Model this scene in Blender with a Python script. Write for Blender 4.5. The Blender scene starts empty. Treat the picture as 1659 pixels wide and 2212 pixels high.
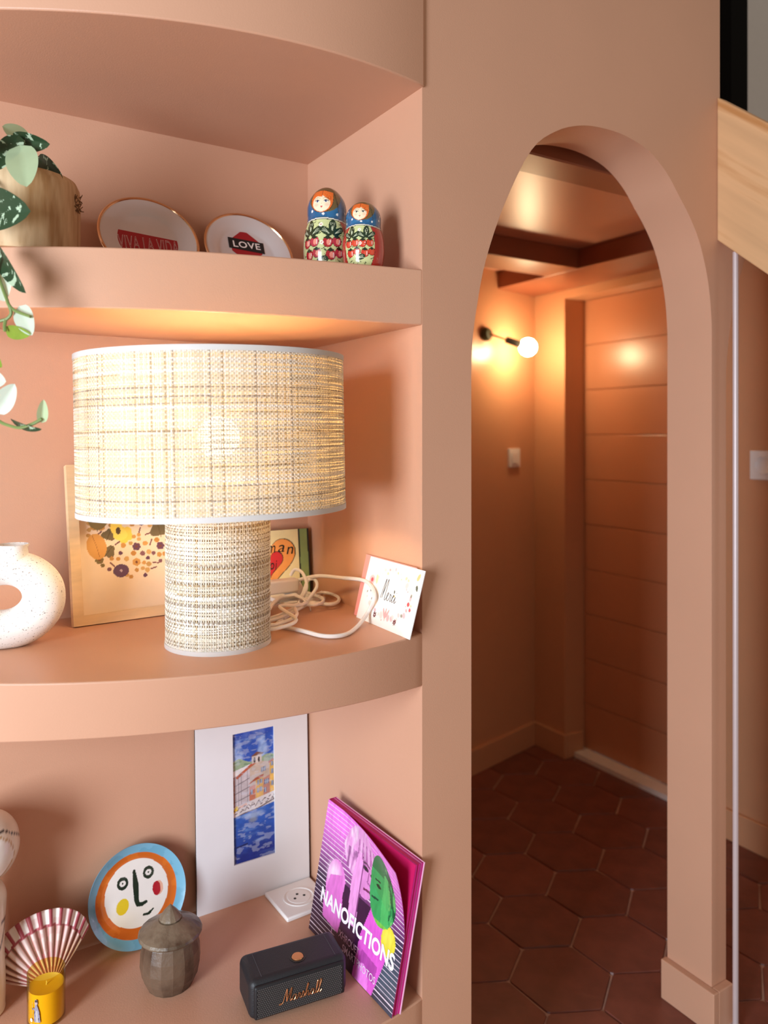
import bpy, math, random
import numpy as np
from mathutils import Vector, Matrix

# ------------------------------------------------------------------ camera, world, lights, exposure
S = 1.05                       # one scene unit below = distance camera -> wall = 1.05 m
F_PX, YAW, Y0, EYE = 1660.0, math.radians(31.86), 942.0, 1.235
sc = bpy.context.scene
COL = sc.collection
rng = random.Random(7)
nr = np.random.RandomState(5)

def V(p):
    return Vector((p[0] * S, (p[1] - 1) * S, (p[2] + EYE) * S))

cam_d = bpy.data.cameras.new('camera')
cam = bpy.data.objects.new('camera', cam_d)
COL.objects.link(cam)
cam.location = V((0, 0, 0))
cam.rotation_euler = (math.pi / 2, 0, -YAW)
cam_d.sensor_width = 36
cam_d.lens = F_PX / 2212 * 36
cam_d.shift_y = -(1106 - Y0) / 2212
cam_d.clip_start = 0.02
cam_d.dof.use_dof = True
cam_d.dof.focus_distance = 1.22 * S
cam_d.dof.aperture_fstop = 3.0
sc.camera = cam

world = bpy.data.worlds.new('world')
sc.world = world
world.use_nodes = True
bg = world.node_tree.nodes['Background']
bg.inputs[0].default_value = (1.0, 0.82, 0.64, 1)
bg.inputs[1].default_value = 0.345

def area(name, loc, target, sx, sy, power, color):
    l = bpy.data.lights.new(name, 'AREA')
    l.shape = 'RECTANGLE'; l.size = sx; l.size_y = sy; l.energy = power; l.color = color
    o = bpy.data.objects.new(name, l); COL.objects.link(o)
    o.location = V(loc)
    o.rotation_euler = (V(target) - V(loc)).to_track_quat('-Z', 'Y').to_euler()
    return o
# the tall window on the left of the room
area('window_daylight', (-1.70, -0.08, -0.15), (0.55, 1.05, -0.12), 0.75, 1.5, 98, (0.84, 0.94, 1.06))
# a second, weaker window beyond the stairs on the right
area('window_daylight_stairs', (2.6, -0.2, -0.1), (1.75, 0.95, -1.2), 0.6, 1.1, 5, (0.93, 0.97, 1.0))

sc.view_settings.view_transform = 'Standard'
sc.view_settings.look = 'None'
sc.view_settings.exposure = 0.0
sc.view_settings.gamma = 1.0
sc.view_settings.use_curve_mapping = False

# ------------------------------------------------------------------ helpers
def lin(c):
    c = np.asarray(c, float) / 255.0
    return np.where(c <= 0.04045, c / 12.92, ((c + 0.055) / 1.055) ** 2.4)

def ray(px):
    a = (px - 829.5) / F_PX
    return math.sin(YAW) + a * math.cos(YAW), math.cos(YAW) - a * math.sin(YAW)
def Pt(px, py, t):
    dx, dy = ray(px); return np.array([dx * t, dy * t, (Y0 - py) / F_PX * t])
def Pz(px, py, z):
    return Pt(px, py, z * F_PX / (Y0 - py))
def Py(px, py, y):
    return Pt(px, py, y / ray(px)[1])
def Px(px, py, x):
    return Pt(px, py, x / ray(px)[0])

MATS = {}
def mat(name, rgb, rough=0.6, var=0.06, vscale=30, bump=0.0, bscale=200, metal=0.0, coat=0.0,
        transl=0.0, emit=None, estr=0.0, attr=None, spec=0.5, trans=0.0, alpha=1.0, objrand=0.0, rgb2=None, thr=None,
        stretch=None, sss=0.0):
    if name in MATS: return MATS[name]
    m = bpy.data.materials.new(name); m.use_nodes = True
    nt = m.node_tree; N = nt.nodes; L = nt.links
    b = N['Principled BSDF']; out = N['Material Output']
    col = list(lin(rgb)) + [1]
    b.inputs['Roughness'].default_value = rough
    b.inputs['Metallic'].default_value = metal
    b.inputs['Specular IOR Level'].default_value = spec
    b.inputs['Coat Weight'].default_value = coat
    b.inputs['Coat Roughness'].default_value = 0.06
    b.inputs['Transmission Weight'].default_value = trans
    b.inputs['Alpha'].default_value = alpha
    if sss:
        b.inputs['Subsurface Weight'].default_value = sss
        b.inputs['Subsurface Radius'].default_value = (0.01, 0.006, 0.004)
    tc = N.new('ShaderNodeTexCoord')
    mp = N.new('ShaderNodeMapping')
    L.new(tc.outputs['Object'], mp.inputs[0])
    if stretch: mp.inputs['Scale'].default_value = stretch
    nz = N.new('ShaderNodeTexNoise'); nz.inputs['Scale'].default_value = vscale; nz.inputs['Detail'].default_value = 4
    L.new(mp.outputs[0], nz.inputs['Vector'])
    if attr:
        at = N.new('ShaderNodeAttribute'); at.attribute_name = attr
        src = at.outputs['Color']
    else:
        src = None
    hsv = N.new('ShaderNodeHueSaturation')
    if rgb2 is not None:
        rp = N.new('ShaderNodeValToRGB')
        lo, hi = thr or (0.4, 0.6)
        rp.color_ramp.elements[0].position = lo; rp.color_ramp.elements[1].position = hi
        rp.color_ramp.elements[0].color = col
        rp.color_ramp.elements[1].color = list(lin(rgb2)) + [1]
        L.new(nz.outputs['Fac'], rp.inputs[0]); L.new(rp.outputs[0], hsv.inputs['Color'])
    elif src: L.new(src, hsv.inputs['Color'])
    else: hsv.inputs['Color'].default_value = col
    mr = N.new('ShaderNodeMapRange')
    mr.inputs['From Min'].default_value = 0.25; mr.inputs['From Max'].default_value = 0.75
    mr.inputs['To Min'].default_value = 1 - var; mr.inputs['To Max'].default_value = 1 + var
    L.new(nz.outputs['Fac'], mr.inputs['Value'])
    if objrand:
        oi = N.new('ShaderNodeObjectInfo')
        ma = N.new('ShaderNodeMath'); ma.operation = 'MULTIPLY_ADD'
        ma.inputs[1].default_value = objrand; ma.inputs[2].default_value = -objrand / 2
        L.new(oi.outputs['Random'], ma.inputs[0])
        ad = N.new('ShaderNodeMath'); ad.operation = 'ADD'
        L.new(mr.outputs[0], ad.inputs[0]); L.new(ma.outputs[0], ad.inputs[1])
        L.new(ad.outputs[0], hsv.inputs['Value'])
    else:
        L.new(mr.outputs[0], hsv.inputs['Value'])
    L.new(hsv.outputs[0], b.inputs['Base Color'])
    if bump:
        n2 = N.new('ShaderNodeTexNoise'); n2.inputs['Scale'].default_value = bscale; n2.inputs['Detail'].default_value = 3
        L.new(mp.outputs[0], n2.inputs['Vector'])
        bp = N.new('ShaderNodeBump'); bp.inputs['Strength'].default_value = bump; bp.inputs['Distance'].default_value = 0.002
        L.new(n2.outputs['Fac'], bp.inputs['Height']); L.new(bp.outputs[0], b.inputs['Normal'])
    if emit is not None:
        b.inputs['Emission Color'].default_value = list(lin(emit)) + [1]
        b.inputs['Emission Strength'].default_value = estr
    if transl:
        tr = N.new('ShaderNodeBsdfTranslucent'); L.new(hsv.outputs[0], tr.inputs['Color'])
        mx = N.new('ShaderNodeMixShader'); mx.inputs[0].default_value = transl
        L.new(b.outputs[0], mx.inputs[1]); L.new(tr.outputs[0], mx.inputs[2]); L.new(mx.outputs[0], out.inputs['Surface'])
    MATS[name] = m
    return m

def paintmat(name, rough=0.6, coat=0.0, transl=0.0, bump=0.0):
    return mat(name, (255, 255, 255), rough=rough, var=0.03, attr='paint', coat=coat, transl=transl, bump=bump)

def mesh_obj(name, verts, faces, m, parent=None, smooth=None, colors=None, scale=True):
    me = bpy.data.meshes.new(name)
    vs = np.asarray(verts, float)
    if scale: vs = vs * S
    me.from_pydata(vs.tolist(), [], [list(f) for f in faces])
    if colors is not None:
        ca = me.color_attributes.new('paint', 'FLOAT_COLOR', 'POINT')
        c4 = np.ones((len(vs), 4), np.float32); c4[:, :3] = colors
        ca.data.foreach_set('color', c4.ravel())
    me.validate(); me.update()
    if smooth is not None:
        me.shade_smooth()
        if smooth < 180: me.set_sharp_from_angle(angle=math.radians(smooth))
    me.materials.append(m)
    o = bpy.data.objects.new(name, me); COL.objects.link(o)
    if parent: o.parent = parent
    return o

def tag(o, label=None, cat=None, group=None, kind=None):
    if label: o['label'] = label
    if cat: o['category'] = cat
    if group: o['group'] = group
    if kind: o['kind'] = kind
    return o
def root(name, p, label, cat, rotz=0.0, group=None, kind=None, rot=None):
    o = bpy.data.objects.new(name, None); COL.objects.link(o)
    o.empty_display_size = 0.02
    o.location = V(p)
    o.rotation_euler = rot if rot else (0, 0, rotz)
    return tag(o, label, cat, group, kind)

def fix_normals(vs, fs):
    import bmesh
    bm = bmesh.new()
    bv = [bm.verts.new(v) for v in vs]
    for f in fs:
        try: bm.faces.new([bv[i] for i in f])
        except ValueError: pass
    bmesh.ops.recalc_face_normals(bm, faces=bm.faces)
    bm.verts.index_update()
    r = [[v.index for v in f.verts] for f in bm.faces]
    bm.free(); return r

class MB:
    def __init__(s): s.v = []; s.f = []; s.c = []
    def add(s, v, f, c=None):
        o = len(s.v); s.v += [tuple(p) for p in v]; s.f += [tuple(i + o for i in q) for q in f]
        if c is not None: s.c += [tuple(c)] * len(v) if np.ndim(c) == 1 else [tuple(k) for k in c]
        return s
    def box(s, a, b, M=None, c=None):
        (x0, y0, z0), (x1, y1, z1) = a, b
        v = [(x0, y0, z0), (x1, y0, z0), (x1, y1, z0), (x0, y1, z0), (x0, y0, z1), (x1, y0, z1), (x1, y1, z1), (x0, y1, z1)]
        if M is not None: v = [tuple(M @ Vector(p)) for p in v]
        return s.add(v, [(0, 3, 2, 1), (4, 5, 6, 7), (0, 1, 5, 4), (1, 2, 6, 5), (2, 3, 7, 6), (3, 0, 4, 7)], c)
    def prism(s, pts, a, b, axis=1):
        n = len(pts)
        def mk(p, d):
            return (p[0], d, p[1]) if axis == 1 else ((d, p[0], p[1]) if axis == 0 else (p[0], p[1], d))
        v = [mk(p, a) for p in pts] + [mk(p, b) for p in pts]
        f = [tuple(range(n)), tuple(range(2 * n - 1, n - 1, -1))] + [(i, i + n, (i + 1) % n + n, (i + 1) % n) for i in range(n)]
        return s.add(v, fix_normals(v, f))
    def lathe(s, prof, n=48, M=None, sx=1.0, sy=1.0, a0=0.0):
        v = []; f = []; k = len(prof)
        for i in range(n):
            a = a0 + 2 * math.pi * i / n
            for r, z in prof: v.append((r * math.sin(a) * sx, -r * math.cos(a) * sy, z))
        for i in range(n):
            for j in range(k - 1):
                f.append((i * k + j, ((i + 1) % n) * k + j, ((i + 1) % n) * k + j + 1, i * k + j + 1))
        if M is not None: v = [tuple(M @ Vector(p)) for p in v]
        return s.add(v, f)
    def tube(s, pts, r, n=8, closed=False, cap=True):
        pts = [Vector(p) for p in pts]; m = len(pts)
        rs = r if hasattr(r, '__len__') else [r] * m
        up = Vector((0.13, 0.21, 0.97)); v = []; f = []
        for i, p in enumerate(pts):
            a = pts[(i - 1) % m] if (closed or i > 0) else p
            b = pts[(i + 1) % m] if (closed or i < m - 1) else p
            t = (b - a).normalized()
            x = t.cross(up)
            if x.length < 1e-4: x = t.cross(Vector((1, 0, 0)))
            x.normalize(); y = t.cross(x).normalized()
            up = -y if (-y).dot(up) > 0 else y
            x = t.cross(up).normalized(); y = up
            for k in range(n):
                q = 2 * math.pi * k / n
                v.append(p + x * (rs[i] * math.cos(q)) + y * (rs[i] * math.sin(q)))
        for i in range(m if closed else m - 1):
            j = (i + 1) % m
            for k in range(n): f.append((i * n + k, i * n + (k + 1) % n, j * n + (k + 1) % n, j * n + k))
        if cap and not closed:
            f.append(tuple(range(n - 1, -1, -1))); f.append(tuple((m - 1) * n + k for k in range(n)))
        return s.add(v, fix_normals(v, f))
    def sphere(s, c, r, nu=24, nv=14, sc3=(1, 1, 1)):
        prof = [(r * math.sin(math.pi * j / nv), -r * math.cos(math.pi * j / nv)) for j in range(nv + 1)]
        prof[0] = (r * 1e-3, prof[0][1]); prof[-1] = (r * 1e-3, prof[-1][1])
        M = Matrix.Translation(c) @ Matrix.Diagonal((*sc3, 1))
        return s.lathe(prof, nu, M)
    def build(s, name, m, parent=None, smooth=40, paint=False):
        return mesh_obj(name, s.v, s.f, m, parent, smooth, np.array(s.c) if paint else None)

def bevel(o, w, seg=2):
    b = o.modifiers.new('bevel', 'BEVEL'); b.width = w * S; b.segments = seg; b.limit_method = 'ANGLE'
    b.angle_limit = math.radians(35); b.harden_normals = False
    return o

def catmull(pts, n=10, closed=False):
    P = [np.array(p, float) for p in pts]; out = []
    m = len(P)
    for i in range(m if closed else m - 1):
        g = lambda k: P[k % m] if closed else P[max(0, min(m - 1, k))]
        p0, p1, p2, p3 = g(i - 1), g(i), g(i + 1), g(i + 2)
        for k in range(n):
            t = k / n
            out.append(0.5 * (2 * p1 + (p2 - p0) * t + (2 * p0 - 5 * p1 + 4 * p2 - p3) * t * t + (3 * p1 - p0 - 3 * p2 + p3) * t ** 3))
    if not closed: out.append(P[-1])
    return out

# ---- painter: flat print on given surface coordinates -----------------------------------------
def vnoise(x, y, scale, seed=0):
    r = np.random.RandomState(seed).rand(64, 64)
    X = np.asarray(x) * scale; Y = np.asarray(y) * scale
    i = np.floor(X).astype(int); j = np.floor(Y).astype(int); fx = X - i; fy = Y - j
    fx = fx * fx * (3 - 2 * fx); fy = fy * fy * (3 - 2 * fy)
    g = lambda a, b: r[a % 64, b % 64]
    return (g(i, j) * (1 - fx) * (1 - fy) + g(i + 1, j) * fx * (1 - fy) + g(i, j + 1) * (1 - fx) * fy + g(i + 1, j + 1) * fx * fy)
def fbm(x, y, scale, seed=0):
    return sum(vnoise(x, y, scale * 2 ** k, seed + k) / 2 ** (k + 1) for k in range(4)) / 0.9375

class Paint:
    def __init__(s, x, y, base):
        s.x = np.asarray(x, float); s.y = np.asarray(y, float)
        s.c = np.tile(lin(base), (len(s.x), 1))
    def fill(s, mask, rgb, a=1.0):
        w = (np.asarray(mask, float) * a)[:, None]
        col = lin(rgb) if np.ndim(rgb) == 1 else rgb
        s.c = s.c * (1 - w) + col * w
    def ell(s, cx, cy, rx, ry, rgb, rot=0.0, a=1.0, soft=0.0):
        dx = s.x - cx; dy = s.y - cy; c, q = math.cos(rot), math.sin(rot)
        d = np.hypot((dx * c + dy * q) / rx, (-dx * q + dy * c) / ry)
        s.fill(d < 1 if not soft else np.clip((1 + soft - d) / (2 * soft), 0, 1), rgb, a)
    def poly(s, pts, rgb, a=1.0):
        ins = np.zeros(len(s.x), bool); n = len(pts)
        for i in range(n):
            x1, y1 = pts[i]; x2, y2 = pts[(i + 1) % n]
            if y1 == y2: continue
            cnd = ((s.y < y1) != (s.y < y2)) & (s.x < (x2 - x1) * (s.y - y1) / (y2 - y1) + x1)
            ins ^= cnd
        s.fill(ins, rgb, a)
    def line(s, pts, w, rgb, a=1.0):
        d = np.full(len(s.x), 1e9); wl = []
        ws = w if hasattr(w, '__len__') else [w] * len(pts)
        m = np.zeros(len(s.x), bool)
        for i in range(len(pts) - 1):
            (x1, y1), (x2, y2) = pts[i], pts[i + 1]
            ex, ey = x2 - x1, y2 - y1; l2 = ex * ex + ey * ey + 1e-12
            t = np.clip(((s.x - x1) * ex + (s.y - y1) * ey) / l2, 0, 1)
            m |= np.hypot(s.x - x1 - t * ex, s.y - y1 - t * ey) < (ws[i] + (ws[i + 1] - ws[i]) * t)
        s.fill(m, rgb, a)

def grid(nu, nv):
    u, v = np.meshgrid(np.linspace(0, 1, nu + 1), np.linspace(0, 1, nv + 1))
    f = [(j * (nu + 1) + i, j * (nu + 1) + i + 1, (j + 1) * (nu + 1) + i + 1, (j + 1) * (nu + 1) + i) for j in range(nv) for i in range(nu)]
    return u.ravel(), v.ravel(), f

def text2d(body, shear=0.0, offset=0.0, spacing=1.0):
    cu = bpy.data.curves.new('tmp_text', 'FONT'); cu.body = body; cu.shear = shear; cu.offset = offset
    cu.space_character = spacing; cu.resolution_u = 4
    o = bpy.data.objects.new('tmp_text', cu); COL.objects.link(o)
    dg = bpy.context.evaluated_depsgraph_get(); dg.update()
    me = bpy.data.meshes.new_from_object(o.evaluated_get(dg))
    v = np.array([q.co[:2] for q in me.vertices]); f = [list(p.vertices) for p in me.polygons]
    bpy.data.objects.remove(o); bpy.data.curves.remove(cu); bpy.data.meshes.remove(me)
    return v, f
def text_part(name, body, rect, mapf, m, parent, shear=0.0, offset=0.0, spacing=1.0, ref=None):
    """rect = (x0, y0, x1, y1) in the surface's own coordinates"""
    v, f = text2d(body, shear, offset, spacing)
    if ref is None: lo, hi = v.min(0), v.max(0)
    else: lo, hi = ref
    n = (v - lo) / (hi - lo)
    xs = rect[0] + n[:, 0] * (rect[2] - rect[0]); ys = rect[1] + n[:, 1] * (rect[3] - rect[1])
    o = mesh_obj(name, [mapf(a, b) for a, b in zip(xs, ys)], f, m, parent)
    return o, (lo, hi)

# ------------------------------------------------------------------ materials of the shell
PAINT = mat('terracotta_paint', (206, 157, 128), rough=0.42, var=0.025, vscale=5, bump=0.10, bscale=420)
PAINT_IN = mat('terracotta_gloss_paint', (204, 150, 112), rough=0.33, var=0.03, vscale=6, bump=0.04, bscale=200)
DOORP = mat('terracotta_door_paint', (196, 132, 96), rough=0.30, var=0.03, vscale=6)
BEAMP = mat('brown_beam_paint', (150, 88, 62), rough=0.35, var=0.06, vscale=10)
TILE = mat('tomette_clay', (120, 66, 53), rough=0.42, var=0.22, vscale=14, bump=0.25, bscale=60, objrand=0.22)
GROUT = mat('floor_grout', (180, 146, 130), rough=0.8, var=0.15, vscale=40)
WHITE = mat('white_plastic', (236, 232, 228), rough=0.35, var=0.01)

# ------------------------------------------------------------------ large structure
X_J, Y_B = 0.6926, 1.4077
Z = {'1t': 0.5515, '1b': 0.2636, '2t': 0.1758, '2b': -0.3122, '3t': -0.3958, '3b': -0.8893}
CUR = {}
for k, pts in {
    '1t': [(.103, 1.107), (.154, 1.076), (.205, 1.048), (.259, 1.025), (.314, 1.006), (.374, .994), (.438, .985), (.508, .98), (.585, .98), (.6926, .995)],
    '1b': [(.1, 1.195), (.201, 1.134), (.353, 1.068), (.505, 1.034), (.606, 1.015), (.6926, 1.0)],
    '2t': [(.109, 1.172), (.2, 1.12), (.33, 1.06), (.534, 1.026), (.6926, 1.0)],
    '2b': [(.101, 1.083), (.175, 1.034), (.251, .995), (.334, .973), (.427, .963), (.54, .972), (.6926, 1.0)],
    '3t': [(.103, 1.108), (.205, 1.046), (.326, 1.006), (.484, .991), (.595, .996), (.6926, 1.0)],
    '3b': [(.103, 1.108), (.205, 1.046), (.326, 1.006), (.484, .991), (.595, .996), (.6926, 1.0)]}.items():
    a = np.array(pts); w = np.ones(len(a)); w[-1] = 8
    CUR[k] = np.polyfit(a[:, 0], a[:, 1], 3 if k in ('1b', '2t') else 2, w=w)
def front(k, x):
    q = min(float(np.polyval(CUR[k], max(x, 0.0))), Y_B - 0.02)
    if x > X_J: q = max(q, 1.004)
    if x < 0: q = min(q + 0.9 * (-x), Y_B - 0.02)
    return q

wall = tag(bpy.data.objects.new('wall_front', None), 'terracotta painted wall with rounded bookshelf niches and two arched doorways', kind='structure')
COL.objects.link(wall)

def slab(name, kt, zt, kb, zb, parent):
    xs = np.concatenate([np.linspace(-0.30, 0.0, 8), np.linspace(0.02, X_J, 40), [X_J + .006]]); n = len(xs)
    mb = MB(); v = []
    for x in xs:
        v += [(x, front(kt, x), zt), (x, front(kb, x), zb), (x, Y_B + 0.01, zb), (x, Y_B + 0.01, zt)]
    f = []
    for i in range(n - 1):
        a, b = 4 * i, 4 * i + 4
        for k in range(4): f.append((a + k, b + k, b + (k + 1) % 4, a + (k + 1) % 4))
    f += [(0, 1, 2, 3), (4 * n - 1, 4 * n - 2, 4 * n - 3, 4 * n - 4)]
    v = [(p[0], p[1] - 1, p[2] + EYE) for p in v]
    mb.add(v, fix_normals(v, f))
    o = mb.build(name, PAINT, parent, smooth=40)
    return bevel(o, 0.0022)
slab('niche_lintel', '1t', 1.25, '1t', Z['1t'], wall)
slab('shelf', '1b', Z['1b'], '2t', Z['2t'], wall)
slab('shelf', '2b', Z['2b'], '3t', Z['3t'], wall)
slab('niche_base', '3b', Z['3b'], '3b', -EYE, wall)
def wbox(name, a, b, m, parent=None, bev=0.0, kind=None):
    mb = MB().box((a[0], a[1] - 1, a[2] + EYE), (b[0], b[1] - 1, b[2] + EYE))
    o = mb.build(name, m, parent, smooth=None)
    if bev: bevel(o, bev)
    if kind: o['kind'] = kind
    return o
wbox('niche_back', (-0.5, Y_B, -EYE), (X_J + 0.03, Y_B + 0.03, 1.25), PAINT, wall)
TH = 0.11
wbox('niche_side', (X_J, 1.0 + TH, -EYE), (X_J + 0.06, Y_B + 0.03, 1.25), PAINT, wall)

XA, XB = 0.791, 1.426
archL = [(.791, .10), (.793, .154), (.803, .216), (.822, .295), (.863, .395), (.923, .497), (.981, .542), (1.04, .565), (1.096, .573),
         (1.16, .572), (1.227, .557), (1.28, .525), (1.318, .486), (1.355, .445), (1.384, .402), (1.405, .35), (1.418, .30), (1.4255, .235), (1.426, .17)]
arch = [(float(a), float(b)) for a, b in catmull([(p[0], p[1]) for p in archL], 4)]
AW = 0.683
arch2 = [(p[0] + AW, p[1]) for p in arch if p[0] + AW < 2.10]
arch2 = [(p[0] + AW, p[1]) for p in arch]
out = [(X_J, -EYE), (XA, -EYE)] + arch + [(XB, -EYE), (XA + AW, -EYE)] + arch2 + [(XB + AW, -EYE), (2.147, -EYE), (2.147, .585), (1.453, .585), (1.453, 1.25), (X_J, 1.25)]
mb = MB(); mb.prism([(p[0], p[1] + EYE) for p in out], 0.0, TH)
mb.build('arched_partition', PAINT, wall, smooth=35)

# baseboard around the right pier of the first arch
bb = tag(bpy.data.objects.new('baseboard_pier', None), kind='structure'); COL.objects.link(bb)
wbox('board', (XB - 0.017, 0.983, -EYE), (XB, 1.0 + TH + 0.004, -1.149), PAINT, bb, 0.002)
wbox('board', (XB, 0.983, -EYE), (XA + AW, 1.0, -1.149), PAINT, bb, 0.002)

# corridor behind the arches
BK = lambda x: 2.306 + 0.233 * (x - 2.147)
wb = MB(); 
wb.prism([(0.7, BK(0.7) - 1), (2.147, BK(2.147) - 1), (2.30, BK(2.30) - 1), (2.30, BK(2.3) - 0.94), (0.7, BK(0.7) - 0.94)], 0, EYE + 0.66, axis=2)
wb.build('wall_back', PAINT_IN, smooth=None)['kind'] = 'structure'
wr = tag(bpy.data.objects.new('wall_right', None), kind='structure'); COL.objects.link(wr)
wbox('pilaster', (2.147, 2.14, -EYE), (2.30, 2.36, .66), PAINT_IN, wr)
wbox('lintel', (2.147, 1.53, .528), (2.30, 2.14, .66), PAINT_IN, wr)
wbox('side_panel', (2.147, 0.2, -EYE), (2.30, 1.53, .66), PAINT_IN, wr)
wbox('wall_corridor_left', (0.72, 1.11, -EYE), (0.76, 2.4, .66), PAINT_IN, kind='structure')
cl = tag(bpy.data.objects.new('ceiling', None), kind='structure'); COL.objects.link(cl)
wbox('ceiling_panel', (0.72, 1.02, .625), (2.30, 2.42, .66), mat('ceiling_gloss_paint', (206, 148, 122), rough=0.36, var=0.03, vscale=5), cl)
wbox('beam', (1.908, 1.11, .56), (2.147, 2.36, .625), BEAMP, cl, 0.003)
wbox('beam', (0.76, 1.837, .56), (1.908, 1.99, .625), BEAMP, cl, 0.003)
wbox('beam', (0.76, 1.14, .56), (1.908, 1.23, .625), BEAMP, cl, 0.003)

# baseboards and threshold of the corridor
bbb = MB()
def bbline(x0, x1):
    return [(x0, BK(x0) - 1 - .014), (x1, BK(x1) - 1 - .014), (x1, BK(x1) - 1), (x0, BK(x0) - 1)]
o = MB().prism(bbline(0.76, 2.147), 0, .092, axis=2).build('baseboard_back', PAINT_IN, smooth=None); o['kind'] = 'structure'; bevel(o, .003)
bz = tag(bpy.data.objects.new('baseboard_right', None), kind='structure'); COL.objects.link(bz)
wbox('board', (2.133, 2.126, -EYE), (2.147, 2.30, -EYE + .092), PAINT_IN, bz, .003)
wbox('board', (2.147, 2.126, -EYE), (2.235, 2.14, -EYE + .092), PAINT_IN, bz, .003)
wbox('board', (2.133, 0.9, -EYE), (2.147, 1.53, -EYE + .092), PAINT_IN, bz, .003)
wbox('trim_1', (2.185, 1.53, -EYE), (2.25, 2.14, -EYE + .018), mat('grey_threshold', (236, 228, 222), rough=0.4, var=.04), kind='structure')

# door of horizontal boards
dr = tag(bpy.data.objects.new('door_1', None), 'terracotta plank door of wide horizontal boards at the corridor end', kind='structure'); COL.objects.link(dr)
zb = -EYE + 0.02; H = (.528 - zb) / 10
for i in range(10):
    wbox('plank', (2.252, 1.535, zb + i * H + .0008), (2.28, 2.138, zb + (i + 1) * H - .0008), DOORP, dr, .0022)
wbox('door_core', (2.26, 1.535, zb), (2.276, 2.138, .528), DOORP, dr)

# floor
fl = tag(bpy.data.objects.new('floor', None), 'dark red hexagonal terracotta tile floor', kind='structure'); COL.objects.link(fl)
o = MB().box((-3.5, -3.0, -0.06), (3.6, 1.6, -0.004)).build('floor_bed', GROUT, fl, smooth=None)
side = 0.1205; ang0 = math.radians(33)
hexv = []; r0 = side * 0.965
for zz, rr in ((0, r0 * .985), (-0.0035, r0), (-0.03, r0)):
    for k in range(6):
        for dk in (-.03, .03):
            a = ang0 + k * math.pi / 3 + dk
            hexv.append((rr * math.cos(a), rr * math.sin(a), zz))
hf = [tuple(range(12))] + [(r * 12 + i, (r + 1) * 12 + i, (r + 1) * 12 + (i + 1) % 12, r * 12 + (i + 1) % 12) for r in range(2) for i in range(12)]
hexmesh = None
A = np.array([math.cos(ang0 + math.pi / 6), math.sin(ang0 + math.pi / 6)]) * side * math.sqrt(3)
B = np.array([math.cos(ang0 - math.pi / 6), math.sin(ang0 - math.pi / 6)]) * side * math.sqrt(3)
hexf = fix_normals(hexv, hf)
for i in range(-14, 15):
    for j in range(-14, 15):
        c = np.array([1.362, 1.463]) + A * i + B * j
        if not (0.72 < c[0] < 2.33 and 0.55 < c[1] < 2.40): continue
        if c[1] < 1.0 and c[0] < 1.3: continue
        if hexmesh is None:
            o = mesh_obj('hexagonal_tile', hexv, hexf, TILE, fl); hexmesh = o.data
        else:
            o = bpy.data.objects.new('hexagonal_tile', hexmesh); COL.objects.link(o); o.parent = fl
        o.location = (c[0] * S, (c[1] - 1) * S, rng.uniform(-.001, .001))
        o.rotation_euler = (rng.uniform(-.006, .006), rng.uniform(-.006, .006), rng.uniform(-.02, .02))

# stairs on the right: stringer, post, stairwell wall, window frame
WOOD = mat('pale_oak_wood', (214, 168, 122), rough=0.5, var=0.16, vscale=7, stretch=(1.0, .28, 3.2), rgb2=(176, 122, 72), thr=(.52, .68))
st = root('stair_stringer', (1.455, 0.9, 0.3), 'pale knotty wood stair stringer slanting down at the end of the terracotta wall', 'staircase')
sl = math.atan(.83); ca, sa_ = math.cos(sl), math.sin(sl)
pts = [(1.0, .711), (.30, .711 - .7 * .83), (.30, .411 - .7 * .83), (1.0, .411)]
pts = [((p[0] - .9) * ca + (p[1] - .3) * sa_, -(p[0] - .9) * sa_ + (p[1] - .3) * ca) for p in pts]
o = MB().prism(pts, -0.012, 0.02, axis=0).build('stringer_board', WOOD, st, smooth=None); bevel(o, .003); o.rotation_euler = (sl, 0, 0)
for i in range(4):
    yb = .93 - i * .16; zz = .60 - i * .16 * .83
    MB().box((0.02, yb - .9 - .13, zz - .3 - .03), (.55, yb - .9 + .03, zz - .3)).build('tread', WOOD, st, smooth=None)
sp = root('metal_post', (1.4655, .972, -EYE), 'slim pale metal post standing in front of the pier between the two arches', 'post')
MB().lathe([(1e-4, 0), (.014, 0), (.014, .006), (.0058, .008), (.0058, 1.618), (1e-4, 1.618)], 20).build('post_tube', mat('satin_metal', (204, 188, 188), rough=.4, metal=.2, var=.02), sp)
wbox('wall_stairwell', (1.6, 2.2, .66), (4.2, 2.24, 2.4), mat('stairwell_white', (205, 205, 208), rough=.7, var=.02), kind='structure')
wf = root('window_frame', (1.91, 1.31, .66), 'black metal frame upright above the wooden stair stringer', 'window frame')
MB().box((0.0, -.03, 0), (.075, .03, 1.4)).build('upright', mat('black_metal', (10, 10, 11), rough=.85, var=.02, spec=.1), wf, smooth=None)
MB().box((0.075, -.02, 1.3), (.6, .02, 1.4)).build('head_bar', MATS['black_metal'], wf, smooth=None)
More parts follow.
